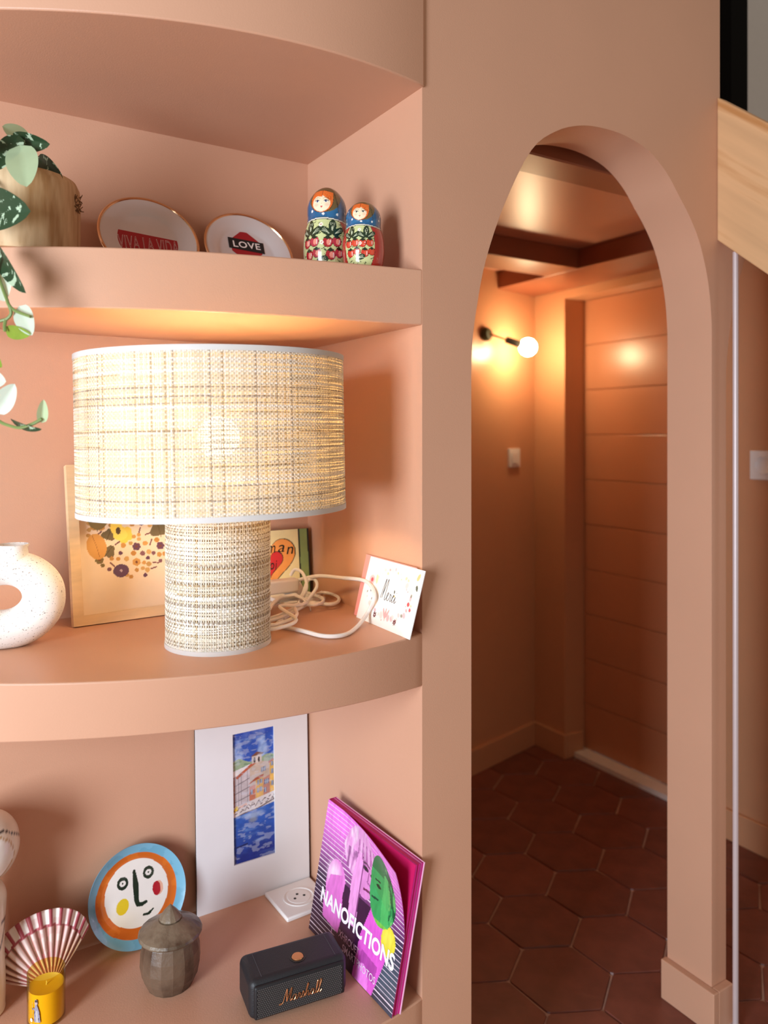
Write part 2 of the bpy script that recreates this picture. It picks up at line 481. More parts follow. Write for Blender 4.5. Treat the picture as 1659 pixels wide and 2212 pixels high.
# ------------------------------------------------------------------ raffia table lamp
Z2 = Z['2b']
RAF = paintmat('raffia_weave', rough=0.75, transl=0.13)
TRIM = mat('pale_fabric_trim', (226, 222, 218), rough=0.7, var=.03, transl=.15)
def liner_mat():
    m = bpy.data.materials.new('lamp_liner'); m.use_nodes = True
    nt = m.node_tree; N = nt.nodes; L = nt.links
    nz = N.new('ShaderNodeTexNoise'); nz.inputs['Scale'].default_value = 40
    rp = N.new('ShaderNodeValToRGB')
    rp.color_ramp.elements[0].color = (.86, .70, .42, 1); rp.color_ramp.elements[1].color = (.90, .77, .52, 1)
    L.new(nz.outputs['Fac'], rp.inputs[0])
    d = N.new('ShaderNodeBsdfDiffuse'); t = N.new('ShaderNodeBsdfTranslucent'); q = N.new('ShaderNodeBsdfTransparent')
    L.new(rp.outputs[0], d.inputs[0]); L.new(rp.outputs[0], t.inputs[0])
    a = N.new('ShaderNodeMixShader'); a.inputs[0].default_value = .42
    L.new(d.outputs[0], a.inputs[1]); L.new(t.outputs[0], a.inputs[2])
    b = N.new('ShaderNodeMixShader'); b.inputs[0].default_value = .05
    L.new(a.outputs[0], b.inputs[1]); L.new(q.outputs[0], b.inputs[2])
    L.new(b.outputs[0], N['Material Output'].inputs['Surface'])
    return m
LINER = liner_mat()

def weave(name, rx, ry, z0, z1, nwarp, nweft, parent, e, seed, cx=0.0):
    r = random.Random(seed); V_ = []; F_ = []; C_ = []
    cream = [(234, 225, 204), (240, 232, 217), (226, 214, 188), (245, 240, 229)]
    tan = [(196, 172, 134), (182, 158, 124), (206, 184, 148)]
    grey = [(186, 170, 150), (172, 156, 138)]
    dz = (z1 - z0) / nweft
    def P(a, rad, z):
        return ((rx + rad) * math.sin(a) + cx, -(ry + rad) * math.cos(a), z)
    angs = [2 * math.pi * (i + r.uniform(-.14, .14)) / nwarp for i in range(nwarp)]
    zs = [z0 + dz * (j + .5 + r.uniform(-.18, .18)) for j in range(nweft)]
    for j, z in enumerate(zs):                      # weft threads
        base = r.choice(cream); mode = r.random()
        hw0 = dz * r.uniform(.28, .42)
        streak = r.random() * nwarp; slen = nwarp * r.uniform(.08, .5)
        off = len(V_); ph = r.random() * 6
        for i in range(nwarp):
            a = angs[i]; sg = 1 if (i + j) % 2 else -1
            wv = math.sin(i * .11 + ph) * dz * .10 + math.sin(i * .037 + ph * 2) * dz * .2
            hw = hw0 * (1 + .25 * math.sin(i * .23 + ph * 3))
            V_.append(P(a, e * sg, z + wv - hw)); V_.append(P(a, e * sg, z + wv + hw))
            c = base
            if mode < .24 and ((i - streak) % nwarp) < slen: c = tan[j % 3]
            elif mode > .92: c = grey[j % 2]
            k = 1 - .10 * r.random()
            C_ += [lin(c) * k] * 2
        for i in range(nwarp):
            a, b = off + 2 * i, off + 2 * ((i + 1) % nwarp)
            F_.append((a, b, b + 1, a + 1))
    for i in range(nwarp):                          # warp threads
        q = r.random(); c0 = r.choice(cream)
        if q > .90: c0 = grey[i % 2]
        elif q > .82: c0 = tan[i % 3]
        ha = math.pi / nwarp * r.uniform(.40, .66); off = len(V_)
        zz = [z0] + zs + [z1]
        for j, z in enumerate(zz):
            sg = -1 if (i + j - 1) % 2 else 1
            if j in (0, len(zz) - 1): sg = 0
            for s_ in (-1, 1): V_.append(P(angs[i] + s_ * ha, e * sg, z))
            k = 1 - .10 * r.random(); C_ += [lin(c0) * k] * 2
        for j in range(len(zz) - 1):
            a = off + 2 * j; F_.append((a, a + 1, a + 3, a + 2))
    o = mesh_obj(name, V_, F_, RAF, parent, None, np.array(C_)); o['kind'] = 'stuff'
    return o
lp = Pt(472, 1387, 1.165); lp[2] = Z2
lamp = root('table_lamp', lp, 'lit table lamp with woven raffia drum shade and raffia cylinder base', 'lamp', rotz=-math.atan2(lp[0], lp[1]))
RB = 0.0775
BZ0, BZ1 = 0.0, 0.225
SZ0, SZ1 = .2005, .4305
SRX, SRY, SCX = .1970, .172, -.001
b_ = MB().lathe([(1e-4, .001), (RB - .002, .001), (RB - .002, BZ1), (1e-4, BZ1)], 64).build('base', mat('raffia_base_core', (172, 142, 100), rough=.8, var=.05), lamp)
weave('base_weave', RB, RB, BZ0 + .004, BZ1, 140, 58, b_, .0006, 3)
MB().lathe([(RB - .001, .0), (RB + .0016, .0), (RB + .0016, .0065), (RB - .001, .0065)], 64).build('base_trim', TRIM, b_)
shade = MB().lathe([(1.0, SZ0), (1.0, SZ1)], 96, Matrix.Translation((SCX, 0, 0)), SRX - .0022, SRY - .0022).build('shade', LINER, lamp)
weave('shade_weave', SRX, SRY, SZ0, SZ1, 372, 78, shade, .0007, 4, SCX)
for z in (SZ0 - .001, SZ1 - .0065):
    MB().lathe([(.992, z), (1.0075, z), (1.0075, z + .0075), (.992, z + .0075), (.992, z)], 96, Matrix.Translation((SCX, 0, 0)), SRX, SRY).build('shade_trim', TRIM, shade)
sp_ = MB()
for k in range(3):
    a = k * 2.094 + .5
    sp_.tube([(SCX + .012 * math.sin(a), .012 * math.cos(a), SZ1 - .012), (SCX + (SRX - .004) * math.sin(a), (SRY - .004) * math.cos(a), SZ1 - .006)], .0014, 6)
sp_.build('shade_spider', WHITE, shade)
MB().lathe([(1e-4, BZ1), (.018, BZ1), (.018, BZ1 + .05), (1e-4, BZ1 + .05)], 20).build('bulb_holder', WHITE, lamp)
MB().sphere((0, 0, .31), .032).build('bulb', mat('lamp_bulb_glow', (255, 214, 150), emit=(255, 226, 180), estr=72), lamp)
# shade leans a hair
shade.rotation_euler = (0, math.radians(-1.0), 0)
# cord, inline switch and plug belong to the lamp
CORD = mat('white_cord', (240, 234, 228), rough=.4, var=.02)
Mi = lamp.matrix_basis.copy()
bpy.context.view_layer.update()
def loc_of(o, p):
    return np.array(o.matrix_basis.inverted() @ V(p)) / S
def onshelf(px, py, z=Z2 + .0045):
    return Pz(px, py, z)
cord = [onshelf(572, 1347), onshelf(600, 1352), onshelf(650, 1362), onshelf(700, 1374), onshelf(745, 1371), onshelf(773, 1352),
        Pt(795, 1322, 1.285), Pt(808, 1292, 1.275), Pt(803, 1268, 1.30), Pt(783, 1253, 1.34), Pt(735, 1248, 1.39), Pt(690, 1244, 1.42), Pt(655, 1250, 1.44), Pt(640, 1255, 1.445)]
MB().tube([loc_of(lamp, p) for p in catmull(cord, 8)], .0034, 8).build('cord', CORD, lamp)
sw = [Pt(641, 1262, 1.445), Pt(560, 1272, 1.40)]
a, b = [Vector(loc_of(lamp, p)) for p in sw]
d = (b - a); M = Matrix.Translation(a) @ d.to_track_quat('X', 'Z').to_matrix().to_4x4()
o = MB().box((0, -.012, -.0125), (d.length, .012, .0125), M).build('inline_switch', mat('warm_white_switch', (222, 212, 204), rough=.35, var=.01), lamp, smooth=30); bevel(o, .004, 3)
coil = []
for k in range(4):
    w_ = [(560, 1326 + 5 * k), (600, 1300 - 5 * k), (640, 1294 - 6 * k), (672, 1290 - 4 * k), (700, 1278 + 2 * k), (728, 1284 + 4 * k), (731, 1298 + k), (712, 1305 + k), (672, 1301 + 3 * k), (640, 1312 + 6 * k), (600, 1330 + 6 * k), (568, 1338 + 4 * k)]
    if k > 1: w_ = [(x - (34 * (k - 1) if x > 650 else 0), y + (3 * k if x < 650 else 0)) for x, y in w_]
    pts = [Pz(x, y, Z2 + .006 + .004 * k) for x, y in w_]
    coil.append(catmull(pts, 6))
for c in coil: MB().tube([loc_of(lamp, p) for p in c], .0030, 8).build('cord_loop', CORD, lamp)
up = [Pz(612, 1337, Z2 + .006), Pt(640, 1310, 1.40), Pt(662, 1272, 1.41), Pt(655, 1240, 1.43), Pt(638, 1230, 1.44), Pt(628, 1242, 1.45)]
MB().tube([loc_of(lamp, p) for p in catmull(up, 8)], .0030, 8).build('cord_loop', CORD, lamp)
up = [Pz(600, 1345, Z2 + .006), Pt(635, 1322, 1.36), Pt(665, 1295, 1.39), Pt(684, 1268, 1.41), Pt(680, 1252, 1.43), Pt(665, 1254, 1.43), Pt(655, 1280, 1.42), Pt(645, 1300, 1.42)]
MB().tube([loc_of(lamp, p) for p in catmull(up, 8)], .0030, 8).build('cord_loop', CORD, lamp)
tie = [Pt(653, 1292, 1.37), Pt(660, 1300, 1.36), Pt(668, 1308, 1.36), Pt(671, 1319, 1.37)]
tm = MB().tube([loc_of(lamp, p) for p in catmull(tie, 6)], .0016, 6)
tm.tube([loc_of(lamp, p) for p in catmull([Pt(655, 1303, 1.365), Pt(663, 1298, 1.355), Pt(668, 1291, 1.365)], 6)], .0016, 6)
tm.build('twist_tie', WHITE, lamp)

def outlet(c, rotz, size, label, hole=True):
    r = root('wall_outlet', c, label, 'outlet', rotz=rotz, group=None)
    h = size / 2
    o = MB().box((-h, -h, 0), (h, h, .008)).build('cover_plate', WHITE, r, smooth=30); bevel(o, .0025)
    MB().lathe([(h * .62, .008), (h * .62, .0092), (h * .56, .0092), (h * .54, .0078), (h * .5, .0066), (1e-4, .0066)], 40).build('socket_ring', WHITE, r)
    MB().lathe([(1e-4, .0088), (h * .44, .0088), (h * .46, .0075)], 40).build('socket_face', WHITE, r)
    if hole:
        for x, y in ((-.2, -.05), (.2, -.05), (0, .16)):
            MB().lathe([(1e-4, .0091), (h * .055, .0091), (h * .055, .0085)], 12, Matrix.Translation((x * h, y * h, 0))).build('pin_hole', mat('black_hole', (20, 18, 18), rough=.8), r)
    return r
p = np.array([.628, 1.335, Z2])
outlet(p, 0.05, .088, 'white socket plate on the lamp shelf half hidden by the coiled white cord', hole=False)
# the plug sitting in that outlet is part of the lamp
pl = MB().lathe([(1e-4, .0089), (.018, .0089), (.019, .02), (.013, .032), (.006, .036), (1e-4, .036)], 24)
o = pl.build('plug', WHITE, lamp); o.location = lamp.matrix_basis.inverted() @ V(p)

# ------------------------------------------------------------------ flat things: helper for leaning boards
def board(name, label, cat, BL, BR, TL, thick, group=None):
    """returns root with local x along the bottom edge, z up the face, front = -y; plus width and height"""
    bl, br, tl = V(BL), V(BR), V(TL)
    x = (br - bl); w = x.length; x.normalize()
    z = tl - bl; z -= x * z.dot(x); h = z.length; z.normalize()
    y = z.cross(x)
    M = Matrix((x, y, z)).transposed().to_4x4(); M.translation = bl
    o = bpy.data.objects.new(name, None); COL.objects.link(o); o.matrix_world = M
    o.empty_display_size = .02
    tag(o, label, cat, group)
    return o, w / S, h / S
def painted_plane(name, x0, x1, z0, z1, y, nu, nv, func, m, parent):
    u, v, f = grid(nu, nv)
    x = x0 + u * (x1 - x0); z = z0 + v * (z1 - z0)
    P = func(u, v)
    return mesh_obj(name, np.stack([x, np.full_like(x, y), z], 1), f, m, parent, None, P.c)

# ------------------------------------------------------------------ framed pressed flowers
FW = mat('pale_frame_wood', (226, 192, 148), rough=.5, var=.12, vscale=14, stretch=(1, 1, 6))
BL = Pz(157, 1355, Z2); BR = BL + np.array([.212, .012, 0]); TL = np.array([BL[0], Y_B - .018, Z2 + .262])
fr, w, h = board('framed_picture', 'pale wood frame with a circle of pressed flowers, behind the lamp', 'picture frame', BL, BR, TL, .014)
fw = .0165
for nm, pts in (('frame_side', [(0, 0), (fw, fw), (fw, h - fw), (0, h)]), ('frame_side', [(w, 0), (w, h), (w - fw, h - fw), (w - fw, fw)]),
                ('frame_bottom', [(0, 0), (w, 0), (w - fw, fw), (fw, fw)]), ('frame_top', [(0, h), (fw, h - fw), (w - fw, h - fw), (w, h)])):
    MB().prism(pts, -.008, .008).build(nm, FW, fr, smooth=None)
def flowers(u, v):
    W_, H_ = w - 2 * fw, h - 2 * fw
    x = (u - .5) * W_; y = (v - .5) * H_
    P = Paint(x, y, (238, 214, 186))
    R = .079; cy = .012; r = random.Random(11)
    items = []
    for _ in range(1400):
        a = r.uniform(0, 6.28); q = R * math.sqrt(r.random()); s_ = r.choice([.004, .005, .007, .010, .014])
        cx, c2 = q * math.cos(a), q * math.sin(a)
        if q + s_ * .8 > R: continue
        if all(math.hypot(cx - i[0], c2 - i[1]) > (s_ + i[2]) * .92 for i in items): items.append((cx, c2, s_))
    cols = [(190, 132, 62), (206, 150, 78), (120, 100, 58), (128, 84, 92), (100, 60, 84), (196, 140, 70), (190, 146, 84), (206, 160, 96)]
    for cx, c2, s_ in items:
        c = r.choice(cols); rot = r.uniform(0, 3.1); y2 = c2 + cy
        k = r.random()
        if s_ > .009:
            if k < .45:
                pts = []
                for i in range(24):
                    t = i / 24 * 6.283; rr = s_ * (1.15 + .22 * math.cos(3 * t))
                    pts.append((cx + rr * math.cos(t + rot), y2 + rr * .85 * math.sin(t + rot)))
                P.poly(pts, r.choice([(128, 104, 60), (112, 96, 66), (206, 148, 74)])); P.line([(cx - s_ * math.cos(rot), y2 - s_ * math.sin(rot)), (cx + s_ * math.cos(rot), y2 + s_ * math.sin(rot))], .0006, (96, 78, 46))
            elif k < .75:
                for i in range(5):
                    t = rot + i * 1.2566; P.ell(cx + s_ * .6 * math.cos(t), y2 + s_ * .6 * math.sin(t), s_ * .55, s_ * .5, (240, 206, 84))
                P.ell(cx, y2, s_ * .35, s_ * .3, (74, 52, 40))
            else:
                for i in range(7):
                    t = rot - .6 + i * .2; P.line([(cx - s_ * math.cos(rot), y2 - s_ * math.sin(rot)), (cx + s_ * math.cos(t), y2 + s_ * math.sin(t))], .0009, r.choice([(126, 78, 84), (150, 92, 92)]))
        elif s_ > .006:
            for i in range(6):
                t = rot + i * 1.047; P.ell(cx + s_ * .6 * math.cos(t), y2 + s_ * .6 * math.sin(t), s_ * .48, s_ * .4, c)
            P.ell(cx, y2, s_ * .3, s_ * .3, (120, 60, 40))
        elif k < .7: P.ell(cx, y2, s_ * .9, s_ * .85, c)
        else: P.line([(cx - s_ * math.cos(rot), y2 - s_ * math.sin(rot)), (cx + s_ * math.cos(rot), y2 + s_ * math.sin(rot))], .0012, (120, 70, 70))
    # big features that can be seen beside the lamp foot
    for i in range(9):
        t = i / 9; a, b = .020 + .05 * t, .062 - .05 * t
        for sg in (-1, 1):
            P.line([(a, b + cy), (a + (.012 * (1 - t) + .004) * (.3 + sg * .9), b + cy + .016)], .0016, (124, 112, 62))
    P.line([(.02, .062 + cy), (.07, .012 + cy)], .001, (110, 96, 54))
    P.ell(-.060, -.018 + cy, .016, .022, (214, 156, 82), .2); P.line([(-.066, 0 + cy), (-.060, -.018 + cy), (-.056, -.036 + cy)], .0005, (170, 110, 52))
    P.ell(-.026, .012 + cy, .010, .012, (244, 212, 92)); P.ell(-.020, -.001 + cy, .012, .010, (244, 216, 100)); P.ell(-.023, .006 + cy, .004, .006, (80, 62, 36))
    P.ell(-.056, .028 + cy, .016, .018, (134, 112, 66)); P.ell(-.022, -.062 + cy, .013, .011, (96, 66, 96)); P.ell(-.022, -.062 + cy, .002, .002, (200, 180, 190))
    return P
painted_plane('pressed_flower_paper', fw - .001, w - fw + .001, fw - .001, h - fw + .001, .003, 150, 190, flowers, paintmat('paper_print', rough=.7), fr)
GL = bpy.data.materials.new('picture_glass'); GL.use_nodes = True
_n = GL.node_tree.nodes; _l = GL.node_tree.links
_g = _n.new('ShaderNodeBsdfGlossy'); _g.inputs['Roughness'].default_value = .04; _t = _n.new('ShaderNodeBsdfTransparent'); _f = _n.new('ShaderNodeMath'); _f.operation = 'POWER'; _f.inputs[1].default_value = 4.0; _w = _n.new('ShaderNodeLayerWeight'); _l.new(_w.outputs['Facing'], _f.inputs[0])
_m = _n.new('ShaderNodeMixShader'); _l.new(_f.outputs[0], _m.inputs[0]); _l.new(_t.outputs[0], _m.inputs[1]); _l.new(_g.outputs[0], _m.inputs[2]); _l.new(_m.outputs[0], _n['Material Output'].inputs['Surface'])
MB().box((fw - .001, -.0005, fw - .001), (w - fw + .001, .0005, h - fw + .001)).build('glass_pane', GL, fr, smooth=None)
MB().box((fw - .002, .0035, fw - .002), (w - fw + .002, .0075, h - fw + .002)).build('backing_board', FW, fr, smooth=None)

# ------------------------------------------------------------------ painted heart tile
BL = np.array([.535, 1.372, Z2]); BR = np.array([.683, 1.372, Z2]); TL = np.array([.535, 1.386, Z2 + .128])
ht, w, h = board('heart_canvas', 'small cream canvas with a painted red and orange heart, in the corner behind the cord', 'canvas', BL, BR, TL, .016)
o = MB().box((0, .0005, 0), (w, .016, h)).build('canvas_block', mat('canvas_edge', (60, 62, 44), rough=.8), ht, smooth=None)
def heart_pts(cx, cy, s_):
    pts = []
    for i in range(60):
        t = i / 60 * 6.283
        pts.append((cx + s_ * .0625 * 16 * math.sin(t) ** 3, cy + s_ * .0625 * (13 * math.cos(t) - 5 * math.cos(2 * t) - 2 * math.cos(3 * t) - math.cos(4 * t))))
    return pts
def heartpaint(u, v):
    x = u * w; y = v * h
    P = Paint(x, y, (238, 224, 168))
    P.fill(x > w * .855 + .002 * np.sin(y * 90), (134, 156, 96)); P.fill(x < w * .10, (134, 156, 96))
    P.line([(w * .855, h), (w * .85, h * .5), (w * .862, 0)], .0016, (30, 30, 28))
    P.line([(w * .99, h), (w * .995, 0)], .0022, (30, 30, 28))
    for s_, c in ((.0545, (28, 26, 26)), (.0525, (240, 160, 82)), (.0275, (28, 26, 26)), (.0258, (206, 46, 50))):
        pts = heart_pts(w * .43, h * .56 - (.004 if s_ < .04 else 0), s_); P.poly(pts, c)
    n = fbm(x, y, 60, 3); P.c *= (.9 + .2 * n)[:, None]
    return P
painted_plane('canvas_front', 0, w, 0, h, 0, 130, 120, heartpaint, paintmat('canvas_print', rough=.7), ht)
INK = mat('black_ink', (24, 22, 22), rough=.7, var=.02)
for ch, x, z, s_ in (('m', .018, .074, .017), ('a', .040, .083, .015), ('m', .058, .086, .017), ('a', .080, .086, .014), ('n', .098, .081, .015)):
    text_part('letter', ch, (x, z, x + s_, z + .014), lambda a_, b_: (a_, -.0006, b_), INK, ht, shear=.25)
for ch, x, z, s_ in (('m', .045, .056, .015), ('o', .062, .054, .009), ('i', .073, .054, .004)):
    text_part('letter', ch, (x, z, x + s_, z + (.013 if ch != 'i' else .017)), lambda a_, b_: (a_, -.0006, b_), INK, ht, shear=.25)

# ------------------------------------------------------------------ greeting card and envelope
def card_board(name, label, BL, BR, TL): return board(name, label, 'card', BL, BR, TL, .002)
BL, BR, TL = np.array([.659, 1.150, Z2]), np.array([.655, .979, Z2]), np.array([.688, 1.150, -.2095])
cd, w, h = card_board('greeting_card', 'white greeting card with a pink watercolour flower wreath, leaning by the shelf edge', BL, BR, TL)
def cardpaint(u, v):
    x = (u - .5) * w; y = (v - .5) * h; k = w / h
    P = Paint(x, y * 1.0, (246, 244, 240)); r = random.Random(3)
    rx, ry = w * .36, h * .36
    P.fill(fbm(x, y, 40, 9) > 2, (0, 0, 0))
    for i in range(46):
        t = i / 46 * 6.283 + r.uniform(-.05, .05); q = r.uniform(.88, 1.14)
        cx, cy = rx * q * math.cos(t), ry * q * math.sin(t)
        c = r.choice([(240, 190, 190), (232, 150, 150), (246, 214, 208), (206, 190, 150), (120, 120, 100), (80, 90, 110), (236, 170, 176)])
        s_ = r.uniform(.0016, .005) if sum(c) > 560 else r.uniform(.0012, .0028)
        P.ell(cx, cy, s_ * 1.25, s_, c, r.uniform(0, 3), .85, .2)
    P.ell(-rx * 1.02, ry * .42, .0095, .0085, (242, 178, 176), 0, .9, .2); P.ell(-rx * 1.02, ry * .42, .004, .0036, (222, 74, 84), 0, 1, .3)
    P.ell(-rx * .62, ry * .98, .012, .008, (250, 222, 218), .3, .9, .2); P.ell(-rx * .78, ry * .5, .004, .008, (220, 216, 168), .2)
    for a in (-.5, 0, .5): P.ell(.002 + a * .010, -ry * .88 + .004, .0022, .009, (242, 172, 172), -a)
    for cx in (-.4, .45):
        for i in range(7):
            t = i * .9; P.ell(cx * rx * 1.2 + .003 * math.cos(t), -ry * .98 + .003 * math.sin(t), .0022, .0012, (110, 52, 56), t)
    P.ell(rx * 1.18, ry * 1.06, .0035, .0065, (204, 190, 132), -.5); P.ell(rx * 1.2, ry * .62, .003, .005, (90, 96, 84), .5)
    P.ell(rx * .95, ry * .45, .008, .006, (248, 214, 210), 0, .9, .2); P.ell(rx * .98, ry * -.1, .0035, .0035, (226, 84, 88)); P.ell(rx * 1.1, -ry * .3, .003, .003, (220, 96, 100))
    P.ell(.014, ry * .2, .0018, .0032, (60, 66, 54), .3); P.ell(.016, .001, .0018, .0018, (238, 190, 80))
    return P
painted_plane('card_front', 0, w, 0, h, -.0006, 170, 120, cardpaint, paintmat('card_print', rough=.55), cd)
MB().box((0, -.0003, 0), (w, .0007, h)).build('card_sheet', mat('card_paper', (238, 236, 232), rough=.6), cd, smooth=None)
def stroke(strokes, r_, mapf, name, m, parent, ox=0, oy=0, s_=1.0, n=6):
    mb = MB()
    for st_ in strokes: mb.tube([mapf(ox + float(p[0]) * s_, oy + float(p[1]) * s_) for p in catmull(st_, n)], r_, 5)
    return mb.build(name, m, parent)
merci_w = .00034
merci = [[(0, 0), (1.2, 5.6), (1.5, 6.2), (1.5, 5), (.9, .2)], [(1.0, 1.0), (2.6, 5.9), (2.9, 6.2), (2.9, 5.2), (2.5, .6), (2.9, -.2), (3.6, .8)],
         [(3.6, .8), (4.4, 1.9), (4.2, 2.4), (3.7, 1.6), (3.9, .2), (4.6, -.1), (5.3, .9), (5.5, 2.2), (5.8, 1.8), (6.2, 1.7), (5.9, .2), (6.3, -.1), (7.0, 1.0), (7.6, 1.9), (7.3, 2.1), (6.9, .8), (7.3, -.2), (8.1, .6), (8.6, 1.8), (8.4, .3), (8.7, -.2), (9.4, .6)], [(8.8, 2.9), (8.9, 3.1)]]
stroke(merci, merci_w, lambda a_, b_: (a_, -.0012, b_), 'handwriting', INK, cd, w * .36, h * .42, .0052)
BL, BR, TL = np.array([.6655, 1.170, Z2]), np.array([.6615, 1.005, Z2]), np.array([.6905, 1.170, -.2085])
ev, w, h = card_board('envelope', 'pink paper envelope tucked behind the white greeting card', BL, BR, TL)
PK = mat('pink_paper', (240, 158, 150), rough=.6, var=.02)
MB().box((0, -.0004, 0), (w, .0006, h)).build('envelope_sheet', PK, ev, smooth=None)
MB().add([(0, -.0008, h), (w, -.0008, h), (w * .5, -.0008, h * .45)], [(0, 1, 2)]).build('envelope_flap', PK, ev, smooth=None)

# ------------------------------------------------------------------ white ring vase
p = Pt(8, 1400, 1.135); p[2] = Z2
vs = root('ring_vase', p, 'white speckled ceramic ring vase with a hole, on the lamp shelf', 'vase', rotz=-.12)
VM = mat('speckled_ceramic', (240, 234, 228), rough=.55, var=.0, vscale=420, rgb2=(120, 108, 98), thr=(.64, .68), bump=.1, bscale=300)
v = []; f = []; NU, NV = 72, 32
for i in range(NU):
    a = 2 * math.pi * i / NU
    mr_ = .0295 + .012 * max(0, -math.sin(a)) * .4
    for j in range(NV):
        q = 2 * math.pi * j / NV
        rr = .0535 + mr_ * math.cos(q)
        v.append((rr * math.cos(a) * 1.02, .026 * math.sin(q), max(.0005, .072 + rr * math.sin(a) * .86)))
for i in range(NU):
    for j in range(NV): f.append((i * NV + j, ((i + 1) % NU) * NV + j, ((i + 1) % NU) * NV + (j + 1) % NV, i * NV + (j + 1) % NV))
mesh_obj('body', v, fix_normals(v, f), VM, vs, 180)
MB().lathe([(.024, .118), (.0215, .138), (.0205, .1455), (.0225, .151), (.0215, .152), (.0185, .146), (.018, .125)], 32, Matrix.Translation((.012, 0, 0))).build('neck', VM, vs)
# ------------------------------------------------------------------ top niche: two plates
Z1 = Z['1b']
PORC = mat('white_porcelain', (216, 210, 208), rough=.18, var=.02, coat=.5)
GOLD = mat('gold_rim', (226, 182, 136), rough=.18, metal=.9, var=.05)
def plate_mesh(R, rings, n, prof):
    """dish whose face looks to -y, lowest point at the origin; returns verts, faces"""
    v = []; f = []
    for r_, y in prof:
        for i in range(n):
            a = 2 * math.pi * i / n; v.append((r_ * math.sin(a), y, r_ * math.cos(a) + R))
    for k in range(len(prof) - 1):
        for i in range(n): f.append((k * n + i, k * n + (i + 1) % n, (k + 1) * n + (i + 1) % n, (k + 1) * n + i))
    return v, fix_normals(v, f)
def rim_torus(R, y, r_, n=96):
    return MB().tube([(R * math.sin(2 * math.pi * i / n), y, R * math.cos(2 * math.pi * i / n) + R) for i in range(n)], r_, 8, closed=True)
def word_plate(px, label):
    R = .085; lean = math.radians(27)
    x = Py(px, 500, 1.34)[0]
    r = root('decorative_plate', (x, Y_B - 2 * R * math.sin(lean) - .012, Z1 + .0012), label, 'plate', rot=(-lean, 0, 0))
    prof = [(1e-4, -.0), (R * .60, -.0), (R * .66, -.0018), (R * .72, -.006), (R * .97, -.011), (R, -.0112), (R, -.009), (R * .72, -.002), (R * .6, .004), (1e-4, .004)]
    v, f = plate_mesh(R, 0, 96, prof)
    mesh_obj('dish', v, f, PORC, r, 35)
    rim_torus(R, -.0105, .0026).build('gold_edge', GOLD, r)
    return r, R
RED = mat('plate_red_print', (168, 28, 40), rough=.35, var=.04)
WPRINT = mat('white_print', (240, 234, 232), rough=.4, var=.02)
PMAP = lambda R, y: (lambda a_, b_: (a_, y, b_ + R))
r, R = word_plate(326, 'gold rimmed white plate with a red banner, beside the wooden planter')
fl_ = lambda pts, y, R_: [(p[0], y, p[1] + R_) for p in pts]
mesh_obj('banner', fl_([(-.060, -.030), (.060, -.030), (.057, .008), (-.058, .018)], -.0004, R), [(0, 1, 2, 3)], RED, r)
_, ref = text_part('lettering', 'VIVA LA VIDA', (-.052, -.022, .052, .006), PMAP(R, -.0008), WPRINT, r, spacing=1.05)
text_part('lettering_inner', 'VIVA LA VIDA', (-.052, -.022, .052, .006), PMAP(R, -.0011), RED, r, spacing=1.05, offset=-.022, ref=ref)
r, R = word_plate(543, 'gold rimmed white plate with a black banner over a red diamond, beside the nesting dolls')
mesh_obj('red_diamond', fl_([(-.030, .030), (0, .058), (.030, .030), (.030, .016), (-.030, .016)], -.0004, R), [(0, 1, 2, 3, 4)], RED, r)
mesh_obj('red_diamond', fl_([(-.030, .010), (-.030, .004), (0, -.024), (.030, .004), (.030, .010)], -.0004, R), [(0, 1, 2, 3, 4)], RED, r)
mesh_obj('banner', fl_([(-.035, .010), (.035, .005), (.036, .031), (-.034, .035)], -.0008, R), [(0, 1, 2, 3)], INK, r)
text_part('lettering', 'LOVE', (-.026, .013, .028, .028), PMAP(R, -.0012), mat('white_print_bold', (246, 242, 240), rough=.4), r, spacing=1.1, offset=.018)

